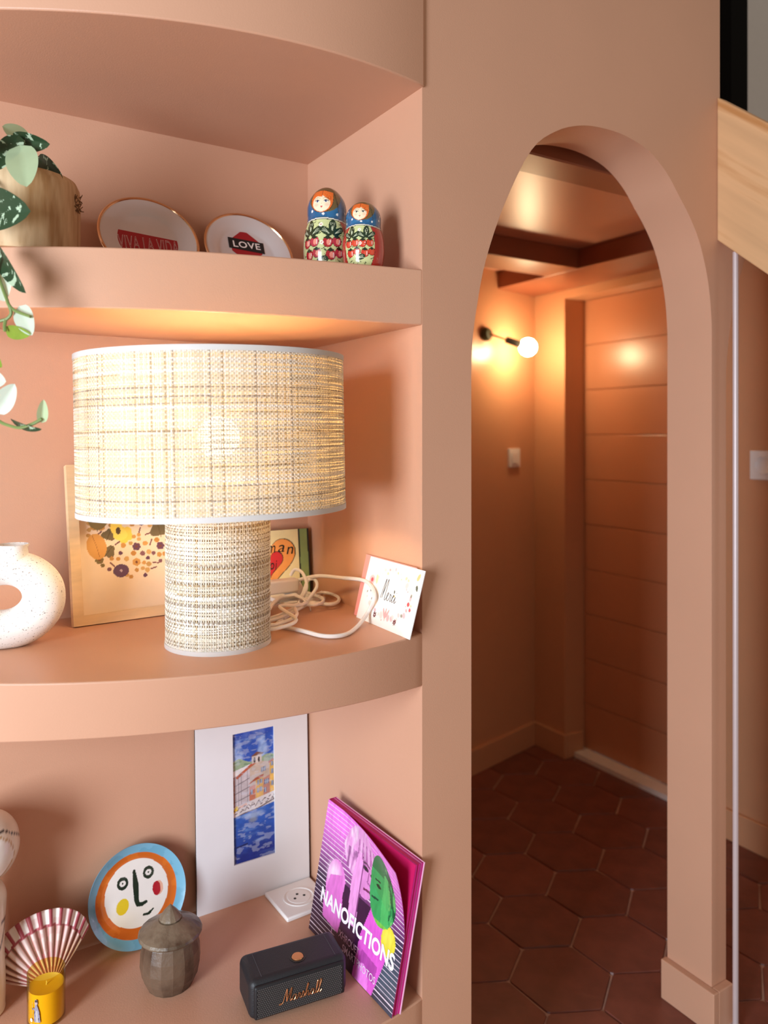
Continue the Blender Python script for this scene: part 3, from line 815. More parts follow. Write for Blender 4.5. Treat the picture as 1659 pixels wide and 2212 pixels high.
# ------------------------------------------------------------------ nesting dolls
DOLLM = paintmat('lacquer_paint', rough=.22, coat=.8)
def doll(pos, Rr, H, turn, label, seed, small):
    x, y = pos
    r = root('nesting_doll', (x, y, Z1), label, 'doll', rotz=-math.atan2(x, y) + turn)
    kn = [(0, .80), (.02, .86), (.10, .94), (.25, 1.0), (.40, .985), (.50, .93), (.58, .855), (.64, .825), (.70, .835), (.77, .83), (.84, .755), (.90, .62), (.95, .45), (.985, .24), (1.0, .004)]
    hh = np.linspace(0, 1, 170) ** 1.0; hh = 1 - (1 - hh) ** 1.25
    prof = []
    kk = catmull([(a, b) for a, b in kn], 12); ka = np.array(kk)
    ka = ka[np.argsort(ka[:, 0], kind='stable')]
    rr = np.interp(hh, ka[:, 0], ka[:, 1])
    n = 200; v = []; f = []; su = []; hv = []
    for j in range(len(hh)):
        for i in range(n):
            a = -math.pi + 2 * math.pi * i / n
            v.append((Rr * rr[j] * math.sin(a), -Rr * rr[j] * math.cos(a), hh[j] * H))
            su.append(a * Rr / H * max(.35, rr[j])); hv.append(hh[j])
    for j in range(len(hh) - 1):
        for i in range(n): f.append((j * n + i, j * n + (i + 1) % n, (j + 1) * n + (i + 1) % n, (j + 1) * n + i))
    f.append(tuple(range(n - 1, -1, -1)))
    P = Paint(su, hv, (186, 40, 34)); X, Y = P.x, P.y
    # apron
    BLK = (26, 28, 22)
    ax = .235 if small else .31
    P.ell(0, .30, ax, .385, BLK); P.ell(0, .30, ax - .006, .380, (206, 212, 150))
    # shawl
    col = .605 + .05 * np.exp(-(X / .05) ** 2) * 0 - .10 * np.clip(np.abs(X) - .02, 0, .3)
    P.fill(Y > col - .012, BLK); P.fill(Y > col - .004, (238, 232, 214)); P.fill(Y > col + .008, BLK); P.fill(Y > col + .012, (30, 92, 136))
    n_ = fbm(X, Y, 9, seed); P.fill((Y > col + .012) & (n_ > .55), (40, 112, 160), .6)
    for sx in (-.28, -.14, .0, .16, .30, .42, -.42):
        P.ell(sx + .02, .655 + .035 * (1 if int(sx * 100) % 4 else -.1), .014, .014, (240, 240, 236))
    for a_, b_ in ((.20, .80), (.26, .90), (-.22, .82), (.36, .76), (-.36, .74)): P.ell(a_, b_, .013, .013, (240, 240, 236))
    # headscarf edge, hair, face
    fx, fy, frx, fry = 0, .80, .128, .128
    P.ell(.03, .835, .195, .165, (112, 92, 52)); P.ell(.035, .84, .19, .16, (100, 80, 46), 0, .5)
    for k in range(7): P.line([(.12 + .012 * k, .90 - .02 * k), (.16 + .006 * k, .86 - .03 * k)], .003, (60, 46, 26))
    P.ell(fx, fy, frx + .006, fry + .006, BLK); P.ell(fx, fy, frx, fry, (236, 110, 40))
    P.ell(fx - .004, fy - .028, frx * .80, fry * .74, (246, 228, 192))
    P.poly([(-.13, .80), (-.10, .86), (0, .845), (.005, .87), (.0, .93), (-.12, .92)], (236, 112, 42)); P.poly([(.0, .87), (.04, .835), (.10, .79), (.13, .80), (.12, .90), (.0, .93)], (240, 118, 46))
    P.line([(.0, .93), (.002, .86)], .003, (130, 40, 20))
    for k in range(4): P.line([(.03 + .022 * k, .885 - .012 * k), (.07 + .014 * k, .83 - .016 * k)], .0015, (170, 60, 20))
    for sx in (-1, 1):
        ex = fx + sx * .048; ey = fy - .008
        P.ell(ex, ey, .022, .013, (250, 246, 236)); P.ell(ex, ey, .012, .013, (62, 84, 140) if not small else (60, 56, 50)); P.ell(ex, ey, .006, .007, (16, 16, 18))
        P.line([(ex - .024, ey + .004), (ex, ey + .016), (ex + .026, ey + .003)], .0028, (30, 24, 20))
        P.line([(ex - .030, ey + .032), (ex - .004 * sx, ey + .044), (ex + .028, ey + .032)], .0018, (70, 50, 30))
        for k in range(3): P.line([(ex + sx * .016, ey + .010), (ex + sx * (.026 + .005 * k), ey + .026 - .010 * k)], .0014, (40, 30, 24))
        P.ell(fx + sx * .06, fy - .05, .024, .016, (246, 190, 160), 0, .6, .4)
    P.ell(fx - .006, fy - .066, .007, .0055, (196, 40, 50)); P.ell(fx + .006, fy - .066, .007, .0055, (196, 40, 50)); P.ell(fx, fy - .075, .008, .005, (196, 40, 50))
    P.line([(fx - .004, fy - .035), (fx + .004, fy - .036)], .0015, (190, 130, 100))
    # leaves and berries
    def leaf(cx, cy, l, w_, rot):
        P.ell(cx, cy, l, w_, (24, 50, 30), rot)
        c, q = math.cos(rot), math.sin(rot)
        for k in (-1, 0, 1):
            P.line([(cx - l * .6 * c, cy - l * .6 * q), (cx + l * .55 * c - k * w_ * .5 * q, cy + l * .55 * q + k * w_ * .5 * c)], .0025, (206, 214, 180))
    def berry(cx, cy, s_, c):
        P.ell(cx, cy, s_ * 1.04, s_ * 1.14, BLK); P.ell(cx, cy, s_ * .96, s_ * 1.05, c); P.ell(cx + s_ * .15, cy - s_ * .1, s_ * .4, s_ * .6, (240, 150, 130) if not small else (216, 84, 60))
        P.line([(cx + s_ * .55, cy + s_ * .3), (cx + s_ * .5, cy - s_ * .55)], .004, (248, 236, 226)); P.poly([(cx - s_ * .7, cy + s_ * .75), (cx, cy + s_ * 1.4), (cx + s_ * .7, cy + s_ * .75), (cx, cy + s_ * .45)], (24, 40, 22))
    r2 = random.Random(seed)
    for k in range(60):
        a_ = r2.uniform(-ax * .9, ax * .9); b_ = r2.uniform(.03, .56)
        if (a_ / ax) ** 2 + ((b_ - .3) / .38) ** 2 > .86: continue
        d_ = r2.choice([-.5, .5, 2.6, 3.6]); l = r2.uniform(.03, .06)
        P.line([(a_, b_), (a_ + l * .6 * math.cos(d_), b_ + l * .5 * math.sin(d_) - .006), (a_ + l * math.cos(d_), b_ + l * math.sin(d_))], [.001, .005, .002], (24, 40, 22))
    bc = [(176, 30, 44), (188, 52, 70)] if not small else [(206, 52, 36), (214, 66, 40)]
    for sx in ((-.13, .13) if not small else (-.115, .10)):
        leaf(sx, .505, .085, .044, 1.57); leaf(sx - .072, .455, .078, .038, 2.5); leaf(sx + .072, .455, .078, .038, .6)
        berry(sx - .048, .335, .055, bc[0]); berry(sx + .058, .345, .055, bc[1]); berry(sx - .015, .20, .055, bc[0]); berry(sx + .085, .22, .050, bc[1])
    leaf(.02, .14, .07, .04, .3)
    for a_, b_ in ((0, .53), (.015, .33)):
        for k in range(5): P.ell(a_ + .016 * math.cos(k * 1.2566), b_ + .016 * math.sin(k * 1.2566), .010, .010, (244, 242, 226))
        P.ell(a_, b_, .008, .008, (196, 80, 30))
    mesh_obj('painted_body', v, f, DOLLM, r, 60, P.c)
    return r
doll((.5925, 1.133), .0385, .148, math.radians(-16), 'larger painted wooden nesting doll with a blue shawl, standing behind the smaller one', 1, False)
doll((.6205, 1.061), .0335, .111, math.radians(-12), 'smaller painted wooden nesting doll with a red back, nearest the niche side', 2, True)

# ------------------------------------------------------------------ trailing plant in a wooden planter
PW = mat('planter_wood', (222, 190, 148), rough=.65, var=.12, vscale=34, stretch=(1, 1, .16), rgb2=(166, 124, 80), thr=(.46, .68), bump=.3, bscale=120)
pc = Pt(44, 520, 1.142); pc[2] = Z1
pp = root('potted_plant', pc, 'trailing silver-spotted vine in a pale wooden planter at the left edge of the top shelf', 'plant')
PR, PH = .0835, .117
MB().lathe([(1e-4, 0), (PR * .96, 0), (PR, .006), (PR * 1.0, PH * .80), (PR * .985, PH * .9), (PR * .93, PH * .985), (PR * .88, PH), (PR * .80, PH * .99), (PR * .76, PH * .9), (1e-4, PH * .9)], 64).build('planter', PW, pp)
MB().lathe([(1e-4, PH * .915), (PR * .5, PH * .93), (PR * .765, PH * .905)], 32).build('soil', mat('dark_soil', (52, 38, 28), rough=.95, var=.3, bump=.6, bscale=90), pp)
mb = MB()
for k in range(26):
    a = math.radians(62) + rng.uniform(-.16, .16); z = PH * rng.uniform(.60, .80)
    b_ = (PR * math.sin(a), -PR * math.cos(a), z); e_ = ((PR + rng.uniform(.002, .006)) * math.sin(a + rng.uniform(-.05, .05)), -(PR + .004) * math.cos(a), z + rng.uniform(-.008, .008))
    mb.tube([b_, e_], .0007, 4)
o = mb.build('bark_fibres', mat('bark_fibre', (120, 84, 54), rough=.9), pp); o['kind'] = 'stuff'
LD = mat('leaf_spotted', (38, 66, 40), rough=.4, var=.0, vscale=85, rgb2=(176, 200, 170), thr=(.585, .62), transl=.12)
LP = mat('leaf_pale_underside', (190, 214, 172), rough=.5, var=.06, vscale=25, transl=.3)
LG = mat('leaf_fresh_green', (132, 160, 56), rough=.4, var=.15, vscale=60, transl=.3)
LS = mat('leaf_silver', (206, 222, 204), rough=.5, var=.05, vscale=30, transl=.25)
STEM = mat('vine_stem', (116, 134, 74), rough=.5, var=.1)
bpy.context.view_layer.update()
def leaf3(b, t, wpx, m, fold=.25, curl=.15, roll=0.0):
    """b, t = (px, py, depth) of leaf base and tip; a heart leaf with a crease and a bend"""
    B_ = Vector(loc_of(pp, Pt(*b))); T_ = Vector(loc_of(pp, Pt(*t)))
    ax = T_ - B_; Ln = ax.length; ax.normalize()
    view = Vector((-math.sin(YAW) * .8, -math.cos(YAW), -.1)).normalized()
    nx = (view - ax * view.dot(ax)).normalized()
    nx = Matrix.Rotation(roll, 3, ax) @ nx
    sx = ax.cross(nx)
    W_ = wpx / F_PX * b[2] * .76
    v = []; f = []; nu, nv = 8, 14
    for j in range(nv + 1):
        s_ = j / nv
        wv = 1.28 * (max(s_, 0) ** .42) * ((1 - s_) ** .62) * (1.08 - .25 * s_)
        for i in range(nu + 1):
            q = -1 + 2 * i / nu
            back = -.14 * Ln * (abs(q) ** 1.5) * (1 - s_) ** 4
            p_ = B_ + ax * (s_ * Ln + back) + sx * (q * W_ * wv) + nx * (-curl * Ln * (s_ - .4) ** 2 + fold * W_ * wv * (abs(q) - .5))
            v.append(tuple(p_))
    for j in range(nv):
        for i in range(nu):
            a = j * (nu + 1) + i; f.append((a, a + 1, a + nu + 2, a + nu + 1))
    o = mesh_obj('leaf', v, f, m, pp, 180)
    return o
for b, t, wp, m, fo, cu, ro in [
    ((58, 304, 1.10), (6, 272, 1.07), 46, LP, .2, .1, .5), ((36, 303, 1.08), (105, 312, 1.05), 44, LD, .6, .1, .5),
    ((34, 300, 1.06), (-8, 366, 1.03), 52, LD, .3, .1, .0), ((44, 322, 1.05), (56, 400, 1.01), 70, LP, .15, .1, -.2),
    ((84, 345, 1.13), (131, 384, 1.11), 40, LD, .2, .2, .3), ((-44, 450, 1.02), (57, 455, .98), 98, LD, .3, .2, .1),
    ((-14, 534, 1.02), (50, 632, .97), 44, LD, .5, .1, .4), ((2, 598, 1.0), (8, 650, .985), 46, LS, .2, .1, 0),
    ((44, 668, .99), (68, 723, .97), 46, LS, .2, .1, 0), ((17, 716, .99), (64, 722, .97), 32, LG, .2, .1, .2),
    ((-18, 770, .99), (3, 793, .98), 24, LG, .2, .1, 0), ((-28, 815, .99), (11, 824, .97), 44, LS, .2, .1, 0),
    ((-4, 886, .98), (31, 830, .97), 46, LS, .25, .1, .2), ((28, 912, .98), (84, 933, .96), 26, LD, .3, .3, .8),
    ((91, 908, .97), (94, 864, .955), 24, LP, .5, .1, .3), ((-60, 330, 1.05), (-20, 300, 1.02), 60, LD, .3, .1, .2), ((10, 330, 1.12), (40, 350, 1.1), 50, LD, .3, .1, .1)]:
    leaf3(b, t, wp, m, fo, cu, ro)
for pts in ([(-10, 380, 1.06), (-24, 440, 1.02), (-18, 520, 1.0), (-6, 585, 1.0), (4, 618, .99), (14, 645, .985), (20, 660, .985), (34, 672, .985), (66, 684, .975)],
            [(19, 658, .985), (24, 676, .985), (16, 688, .985), (2, 693, .985), (-14, 696, .985), (-24, 740, .985), (-32, 820, .985), (-26, 890, .985), (0, 911, .98), (22, 920, .975), (44, 924, .97), (70, 916, .968), (90, 905, .968)],
            [(12, 690, .985), (10, 705, .985), (11, 716, .985)], [(36, 345, 1.06), (24, 338, 1.07), (4, 330, 1.09)], [(40, 320, 1.06), (38, 303, 1.08), (20, 330, 1.10), (6, 350, 1.12)]):
    MB().tube([loc_of(pp, Pt(*[float(q) for q in p_])) for p_ in catmull(pts, 6)], .0021, 6).build('stem', STEM, pp)

# ------------------------------------------------------------------ bottom niche: matted harbour watercolour
Z3 = Z['3b']
BL = np.array([.4565, 1.3905, Z3]); BR = np.array([.6865, 1.3905, Z3]); TL = np.array([.4565, 1.4035, Z3 + .385])
mp_, w, h = board('matted_watercolour', 'white mat holding a narrow blue harbour watercolour, leaning at the back of the bottom niche', 'picture', BL, BR, TL, .006)
# window of the mat, from the picture's own edges
def board_uv(px, py):
    o = V((0, 0, 0)); d = V(Pt(px, py, 1.0)) - o
    Mi_ = mp_.matrix_world.inverted(); a = Mi_ @ o; b = Mi_.to_3x3() @ d
    k = -a.y / b.y; q = a + b * k; return q.x / S, q.z / S
bpy.context.view_layer.update()
cs = [board_uv(500, 1587), board_uv(590, 1567), board_uv(594, 1842), board_uv(506, 1868)]
x0, x1 = (cs[0][0] + cs[3][0]) / 2, (cs[1][0] + cs[2][0]) / 2; z0, z1 = (cs[2][1] + cs[3][1]) / 2, (cs[0][1] + cs[1][1]) / 2
MATW = mat('mat_board_white', (232, 230, 230), rough=.75, var=.01)
for a, b in (((0, 0), (w, z0)), ((0, z1), (w, h)), ((0, z0), (x0, z1)), ((x1, z0), (w, z1))):
    MB().box((a[0], -.003, a[1]), (b[0], .0, b[1])).build('mat_border', MATW, mp_, smooth=None)
MB().box((0, .0012, 0), (w, .0045, h)).build('backing_board', mat('dark_backing', (52, 36, 30), rough=.8), mp_, smooth=None)
def harbour(u, v):
    P = Paint(u, v, (66, 104, 190)); n = fbm(u * 1.4, v * 3.2, 4, 2); n2 = fbm(u, v * 9, 3, 8)
    sky = v > .70
    P.fill(sky, (44, 84, 178)); P.fill(sky, (150, 178, 224), np.clip((n - .38) * 3.2, 0, 1)); P.fill(v > .955 - .04 * n, (38, 70, 170), .7)
    hill = .755 + .02 * np.sin(u * 9) + .02 * n
    P.fill((v < hill) & (v > .5), (152, 172, 138)); P.fill((v < hill - .015) & (v > .5) & (n2 > .5), (118, 146, 116))
    # buildings
    P.poly([(0, .70), (.45, .735), (.2, .66), (0, .66)], (226, 220, 216)); P.poly([(.05, .40), (.05, .66), (.42, .70), (.42, .42)], (198, 186, 188))
    P.poly([(.1, .655), (.45, .735), (.62, .74), (.40, .70), (.14, .64)], (182, 92, 62)); P.poly([(.42, .42), (.42, .70), (.62, .742), (.9, .72), (.9, .45)], (196, 176, 158))
    P.poly([(.47, .73), (.47, .79), (.70, .80), (.70, .735)], (206, 194, 184)); P.poly([(.44, .785), (.58, .815), (.74, .80), (.72, .79)], (120, 76, 62))
    for a in (.53, .63): P.ell(a, .755, .022, .022, (60, 48, 46))
    P.poly([(.88, .45), (.88, .73), (1, .735), (1, .45)], (226, 176, 88)); P.poly([(.84, .72), (1, .745), (1, .73), (.86, .705)], (176, 84, 58))
    P.poly([(.55, .44), (.55, .61), (.72, .62), (.72, .45)], (214, 172, 104)); P.poly([(.38, .58), (.55, .62), (.74, .635), (.72, .615), (.55, .60)], (172, 86, 62))
    P.poly([(.72, .45), (.72, .60), (.88, .62), (.88, .46)], (186, 132, 118)); P.poly([(.40, .43), (.40, .56), (.54, .57), (.54, .44)], (198, 120, 92)); P.poly([(0, .42), (0, .66), (.08, .66), (.08, .42)], (150, 96, 76))
    for a, b in ((.93, .70), (.93, .64), (.93, .55), (.61, .58), (.68, .585), (.60, .52), (.67, .525), (.78, .57), (.82, .575), (.77, .51), (.46, .52), (.70, .67), (.76, .675)):
        P.fill((np.abs(P.x - a) < .026) & (np.abs(P.y - b) < .018), (98, 116, 146)); P.fill((np.abs(P.x - a) < .004) & (np.abs(P.y - b) < .018), (226, 226, 230))
    for k in range(5):
        P.line([(.1 + .065 * k, .42), (.1 + .065 * k, .66 + .008 * k)], .004, (120, 108, 112))
    for k in range(3): P.line([(.08, .47 + .06 * k), (.42, .50 + .065 * k)], .003, (120, 108, 112))
    P.poly([(0, .34), (0, .43), (.35, .45), (1, .49), (1, .40), (.5, .375)], (216, 208, 206)); P.poly([(.03, .41), (.12, .44), (.18, .42), (.05, .39)], (232, 196, 64)); P.poly([(.16, .43), (.34, .45), (.36, .43), (.18, .415)], (230, 178, 150))
    for k in range(26):
        a = k / 26; P.line([(a, .395 + .05 * a + .02 * math.sin(k * 2.1)), (a + .05, .40 + .05 * a + .02 * math.cos(k * 1.7))], .0035, (96, 78, 80))
    P.line([(0, .345), (.3, .375), (.6, .385), (1, .43)], .005, (112, 90, 88))
    wl = .355 + .05 * u
    wat = v < wl
    P.fill(wat, (44, 92, 180)); P.fill(wat, (26, 44, 132), np.clip((wl - v) * 3.4 - .1, 0, 1)); P.fill(wat, (124, 164, 216), np.clip((n2 - .5) * 2.6, 0, .75) * np.clip(v * 3.4, 0, 1))
    P.ell(.48, .31, .09, .02, (150, 152, 150), 0, .7, .4); P.ell(.5, .345, .2, .02, (190, 206, 226), 0, .6, .5); P.line([(.1, .13), (.35, .14)], .006, (24, 34, 88))
    g = fbm(u * 2, v * 7, 5, 21); P.c *= (.78 + .44 * g)[:, None]
    P.fill(fbm(u * 2, v * 14, 3, 31) > .58, (206, 214, 230), .28)
    return P
painted_plane('watercolour', x0 - .003, x1 + .003, z0 - .003, z1 + .003, .0008, 110, 330, harbour, paintmat('watercolour_print', rough=.7), mp_)

outlet((.638, 1.335, Z3), .03, .098, 'white round-socket power plate lying flat beside the matted picture')

# ------------------------------------------------------------------ speaker
FLc, FRc = np.array([.440, 1.0885]), np.array([.597, 1.068])
d = FRc - FLc; W_ = float(np.hypot(*d)); ang = math.atan2(d[1], d[0]); Dp, Hh = .0775, .0625
spk = root('bluetooth_speaker', (FLc[0], FLc[1], Z3), 'black portable speaker with a copper knob and copper script lettering', 'speaker', rotz=ang)
BLKP = mat('black_leatherette', (32, 33, 37), rough=.5, var=.05, bump=.25, bscale=500)
o = MB().box((0, .003, .002), (W_, Dp, Hh)).build('housing', BLKP, spk, smooth=30); bevel(o, .011, 5)
o = MB().box((.006, -.0015, .006), (W_ - .006, .006, Hh - .006)).build('grille_panel', mat('grille_black', (24, 24, 27), rough=.55), spk, smooth=30); bevel(o, .006, 4)
mb = MB(); rows, cols = 15, 46
for j in range(rows):
    for i in range(cols):
        cx = .011 + (W_ - .022) * (i + .5 * (j % 2)) / cols; cz = .0105 + (Hh - .021) * j / (rows - 1)
        M = Matrix.Translation((cx, -.0018, cz)) @ Matrix.Rotation(-.9, 4, 'Y')
        mb.box((-.0011, -.0004, -.00045), (.0011, .0008, .00045), M)
o = mb.build('grille_mesh', mat('grille_dash', (112, 110, 108), rough=.4, metal=.4), spk, smooth=None); o['kind'] = 'stuff'
COP = mat('copper', (214, 150, 104), rough=.28, metal=.85, var=.06)
MB().lathe([(.0125, Hh - .0002), (.0128, Hh + .0006), (.0105, Hh + .0006), (.0102, Hh - .0002)], 32, Matrix.Translation((W_ * .53, Dp * .40, 0))).build('knob_ring', mat('black_gloss', (18, 18, 20), rough=.3), spk)
MB().lathe([(1e-4, Hh + .0022), (.0085, Hh + .0022), (.0094, Hh + .0012), (.0094, Hh - .0004)], 32, Matrix.Translation((W_ * .53, Dp * .40, 0))).build('knob', COP, spk)
for x in (.020, W_ - .018): MB().tube([(x, .012, Hh + .0001), (x, Dp - .012, Hh + .0001)], .0005, 5).build('seam', mat('seam_grey', (70, 70, 74), rough=.6), spk)
script = [[(-.4, .1), (.3, .0), (.9, 1.4), (1.7, 3.9), (1.9, 4.1), (1.8, 2.6), (1.7, .5), (1.9, .6), (3.2, 3.8), (3.5, 4.1), (3.2, 2.6), (2.9, .5), (3.1, .1), (3.6, .7)],
          [(4.9, 1.6), (4.4, 1.8), (3.8, 1.1), (3.8, .3), (4.3, .1), (4.8, .9), (5.0, 1.7), (4.8, .5), (5.1, .1), (5.6, .8), (5.9, 1.9), (6.0, 1.6), (6.4, 1.5), (6.2, .5), (6.5, .1), (7.0, .8), (7.4, 2.0), (7.7, .9), (7.5, .2), (7.0, .2)],
          [(7.5, .2), (8.1, .9), (8.9, 3.0), (9.2, 3.9), (8.9, 4.0), (8.4, 2.2), (8.1, .1), (8.6, 1.3), (9.1, 1.7), (9.2, 1.2), (9.0, .3), (9.3, .1), (9.8, .8)],
          [(11.0, 1.6), (10.5, 1.8), (10.0, 1.1), (10.0, .3), (10.4, .1), (10.9, .9), (11.1, 1.7), (10.9, .5), (11.3, .1), (11.8, .9), (12.6, 3.2), (12.7, 3.9), (12.4, 3.9), (12.0, 2.0), (11.9, .3), (12.2, .1), (12.7, .9), (13.6, 3.3), (13.7, 4.1), (13.3, 4.0), (13.0, 2.0), (12.9, .3), (13.2, .1), (13.8, .8)],
          [(-.4, .1), (-.8, -.2), (-.2, -.3), (.4, .1)]]
stroke(script, .0006, lambda a_, b_: (a_, -.0032, b_), 'script_lettering', COP, spk, W_ * .30, Hh * .36, .0047, 5)

# ------------------------------------------------------------------ art book
zb, zt = Z3 + .001, -.665
def Xfront(u, v):
    x0_ = .618 + .042 * v; x1_ = .6285 + (.648 - .6285) * (1 - (2 * v - 1) ** 2) + .004 * v
    return x0_ + (x1_ - x0_) * u + .010 * math.sin(math.pi * u) * v * (1 - .3 * u)
def Xback(u, v):
    return (.634 + .040 * v) * (1 - u) + (.645 + .0425 * v) * u
def Yl(u, v): return 1.2507 + (-.0017) * v + u * (-.2617 - .003 * v)
def Zl(u, v): return zb + (zt - zb) * v
bk = root('art_book', (.63, 1.1, Z3), 'magenta paperback art book with a curling cover, leaning on the niche side', 'book')
def bp(x, u, v, du=0.0): return (x - .63, Yl(u, v) - 1.1 + du, Zl(u, v) - Z3)
def patch_solid(fa, fb, nu, nv, u1=1.0, v0=0.0, v1=1.0):
    u, v, f = grid(nu, nv); n = len(u)
    ua = u * u1; va = v0 + v * (v1 - v0)
    vv = [bp(fa(a, b), a, b) for a, b in zip(ua, va)] + [bp(fb(a, b), a, b) for a, b in zip(ua, va)]
    ff = list(f) + [tuple(i + n for i in q[::-1]) for q in f]
    idx = lambda i, j: j * (nu + 1) + i
    for i in range(nu):
        for j in (0, nv): ff.append((idx(i, j), idx(i + 1, j), idx(i + 1, j) + n, idx(i, j) + n))
    for j in range(nv):
        for i in (0, nu): ff.append((idx(i, j), idx(i, j + 1), idx(i, j + 1) + n, idx(i, j) + n))
    return vv, fix_normals(vv, ff)
PT = .014
MAG = mat('magenta_page_edge', (186, 30, 118), rough=.6, var=.12, vscale=60)
CRIM = mat('crimson_page', (196, 16, 92), rough=.55, var=.04)
vv, ff = patch_solid(lambda a, b: Xback(a, b) - .0012, lambda a, b: Xback(a, b), 12, 12); mesh_obj('back_cover', vv, ff, mat('pale_pink_cover', (226, 170, 200), rough=.5), bk, 30)
npg = 5
for k in range(npg):
    a0, a1 = PT * k / npg, PT * (k + .86) / npg
    vv, ff = patch_solid(lambda a, b: Xback(a, b) - .0013 - a1, lambda a, b: Xback(a, b) - .0013 - a0, 12, 12, .992 - .004 * (k % 2), .003, .996)
    mesh_obj('page_block', vv, ff, [MAG, mat('pale_page_edge', (226, 120, 190), rough=.6), MAG, CRIM, MAG][k], bk, 30)
vv, ff = patch_solid(lambda a, b: Xback(a, b) - .0016 - PT, lambda a, b: Xback(a, b) - .0013 - PT, 12, 12, .99, .004, .995); mesh_obj('title_page', vv, ff, CRIM, bk, 30)
vv, ff = patch_solid(lambda a, b: min(Xfront(a, b), Xback(a, b) - .0026 - PT) + .0006, lambda a, b: min(Xfront(a, b), Xback(a, b) - .0026 - PT) + .0001, 40, 30); mesh_obj('front_cover', vv, ff, mat('cover_inside', (206, 70, 150), rough=.5), bk, 30)
Xf = lambda a, b: min(Xfront(a, b), Xback(a, b) - .0026 - PT)
# spine
sv = [bp(Xfront(0, 0), 0, 0), bp(Xback(0, 0), 0, 0), bp(Xback(0, 1), 0, 1), bp(Xfront(0, 1), 0, 1)]
sv = sv + [(p[0], p[1] + .0008, p[2]) for p in sv]
ff = [(0, 1, 2, 3), (7, 6, 5, 4), (0, 4, 5, 1), (1, 5, 6, 2), (2, 6, 7, 3), (3, 7, 4, 0)]
mesh_obj('spine', sv, fix_normals(sv, ff), MAG, bk)
def coverpaint(u, v):
    P = Paint(u, v, (200, 110, 190))
    top = np.clip((v - .45) * 2.4, 0, 1)
    P.c = np.outer(1 - top, lin((52, 30, 58))) + np.outer(top, lin((236, 120, 226)))
    P.fill((u > .62), (78, 88, 104), np.clip((u - .62) * 4, 0, 1) * np.clip((.55 - v) * 3, 0, 1))
    P.fill(v < .08, (36, 24, 44), .5)
    for k in range(31):
        P.fill(np.abs(v - (.03 + k * .0325)) < .0028, (246, 226, 240), .9)
    P.line([(.33, .95), (.24, .56), (.28, .0)], .0022, (240, 170, 224))
    n = fbm(u * 2.2, v, 6, 4); n2 = fbm(u * 9, v * 2.5, 4, 12)
    # hair
    hair = ((u - .47) / .20) ** 2 + ((v - .80) / .19) ** 2 < 1 + .5 * (n - .5)
    P.fill(hair, (226, 150, 214)); P.fill(hair, (250, 222, 244), np.clip((n2 - .48) * 3, 0, 1)); P.fill(hair & (v < .80), (110, 52, 108), np.clip((.52 - n2) * 4, 0, .8))
    # figure: shoulders, arms, face between the hands
    P.ell(.24, .44, .12, .20, (230, 132, 214), .1); P.ell(.20, .52, .07, .08, (252, 224, 246), 0, .8, .5)
    P.poly([(.30, .0), (.34, .52), (.72, .52), (.66, .0)], (60, 24, 62)); P.poly([(.12, .30), (.16, .50), (.30, .56), (.36, .30), (.34, .16), (.14, .18)], (226, 118, 208))
    P.ell(.56, .70, .115, .165, (222, 138, 208), -.08); P.ell(.50, .79, .06, .05, (120, 60, 112), -.3, .55, .5)
    P.poly([(.42, .30), (.40, .60), (.44, .82), (.50, .82), (.50, .58), (.52, .30)], (238, 158, 224)); P.line([(.505, .32), (.50, .80)], .006, (140, 70, 130))
    P.ell(.535, .735, .034, .016, (70, 30, 66), -.15); P.ell(.535, .735, .012, .010, (24, 12, 24)); P.ell(.62, .72, .03, .014, (70, 30, 66), .1)
    P.line([(.50, .765), (.54, .775), (.58, .762)], .006, (96, 46, 88)); P.line([(.575, .72), (.57, .655), (.60, .648)], .006, (168, 84, 154)); P.line([(.545, .598), (.60, .604), (.635, .596)], .008, (120, 40, 92))
    for k in range(9): P.line([(.44 + .025 * k, .90), (.43 + .028 * k, .79 - .006 * (k % 3))], .005, [(160, 84, 150), (240, 190, 232)][k % 2])
    P.poly([(.56, .0), (.58, .30), (.66, .56), (.82, .54), (.86, .28), (.78, .0)], (226, 96, 210)); P.poly([(.60, .10), (.62, .22), (.80, .20), (.78, .08)], (120, 36, 110), .5)
    P.ell(.66, .02, .07, .12, (240, 130, 226))
    # green oval with a second face, yellow disc
    P.ell(.86, .41, .072, .095, (226, 214, 60)); P.ell(.85, .43, .05, .05, (240, 226, 90), 0, .7, .4)
    go = ((P.x - .755) / .155) ** 2 + ((P.y - .70) / .25) ** 2 < 1
    P.fill(go, (54, 160, 88)); P.fill(go & (P.y > .80), (34, 104, 62), .8); P.fill(go & (n2 > .55) & (P.x > .78), (120, 198, 110), .7); P.fill(go & (n2 < .42) & (P.x > .76), (18, 66, 44), .8)
    P.ell(.70, .70, .03, .014, (14, 50, 34)); P.line([(.66, .735), (.72, .74)], .006, (16, 56, 38)); P.poly([(.76, .46), (.74, .62), (.79, .84), (.83, .82), (.82, .56), (.84, .48)], (78, 184, 100))
    P.line([(.64, .60), (.70, .605)], .007, (20, 70, 46))
    P.fill(go & (P.y < .48), (126, 196, 70), .8)
    g = fbm(u * 12, v * 3, 5, 41); P.c *= (.80 + .40 * g)[:, None]
    return P
u, v, f = grid(170, 230)
P = coverpaint(u, v)
mesh_obj('cover_print', [bp(Xf(a, b) - .0003, a, b) for a, b in zip(u, v)], f, paintmat('cover_gloss_print', rough=.28, coat=.3), bk, 180, P.c)
cm = lambda a_, b_: bp(Xf(a_, b_) - .0009, a_, b_)
WT = mat('white_title_print', (244, 240, 244), rough=.4, var=.02)
text_part('title_lettering', 'NANOFICTIONS', (.09, .265, .95, .375), cm, WT, bk, offset=.034)
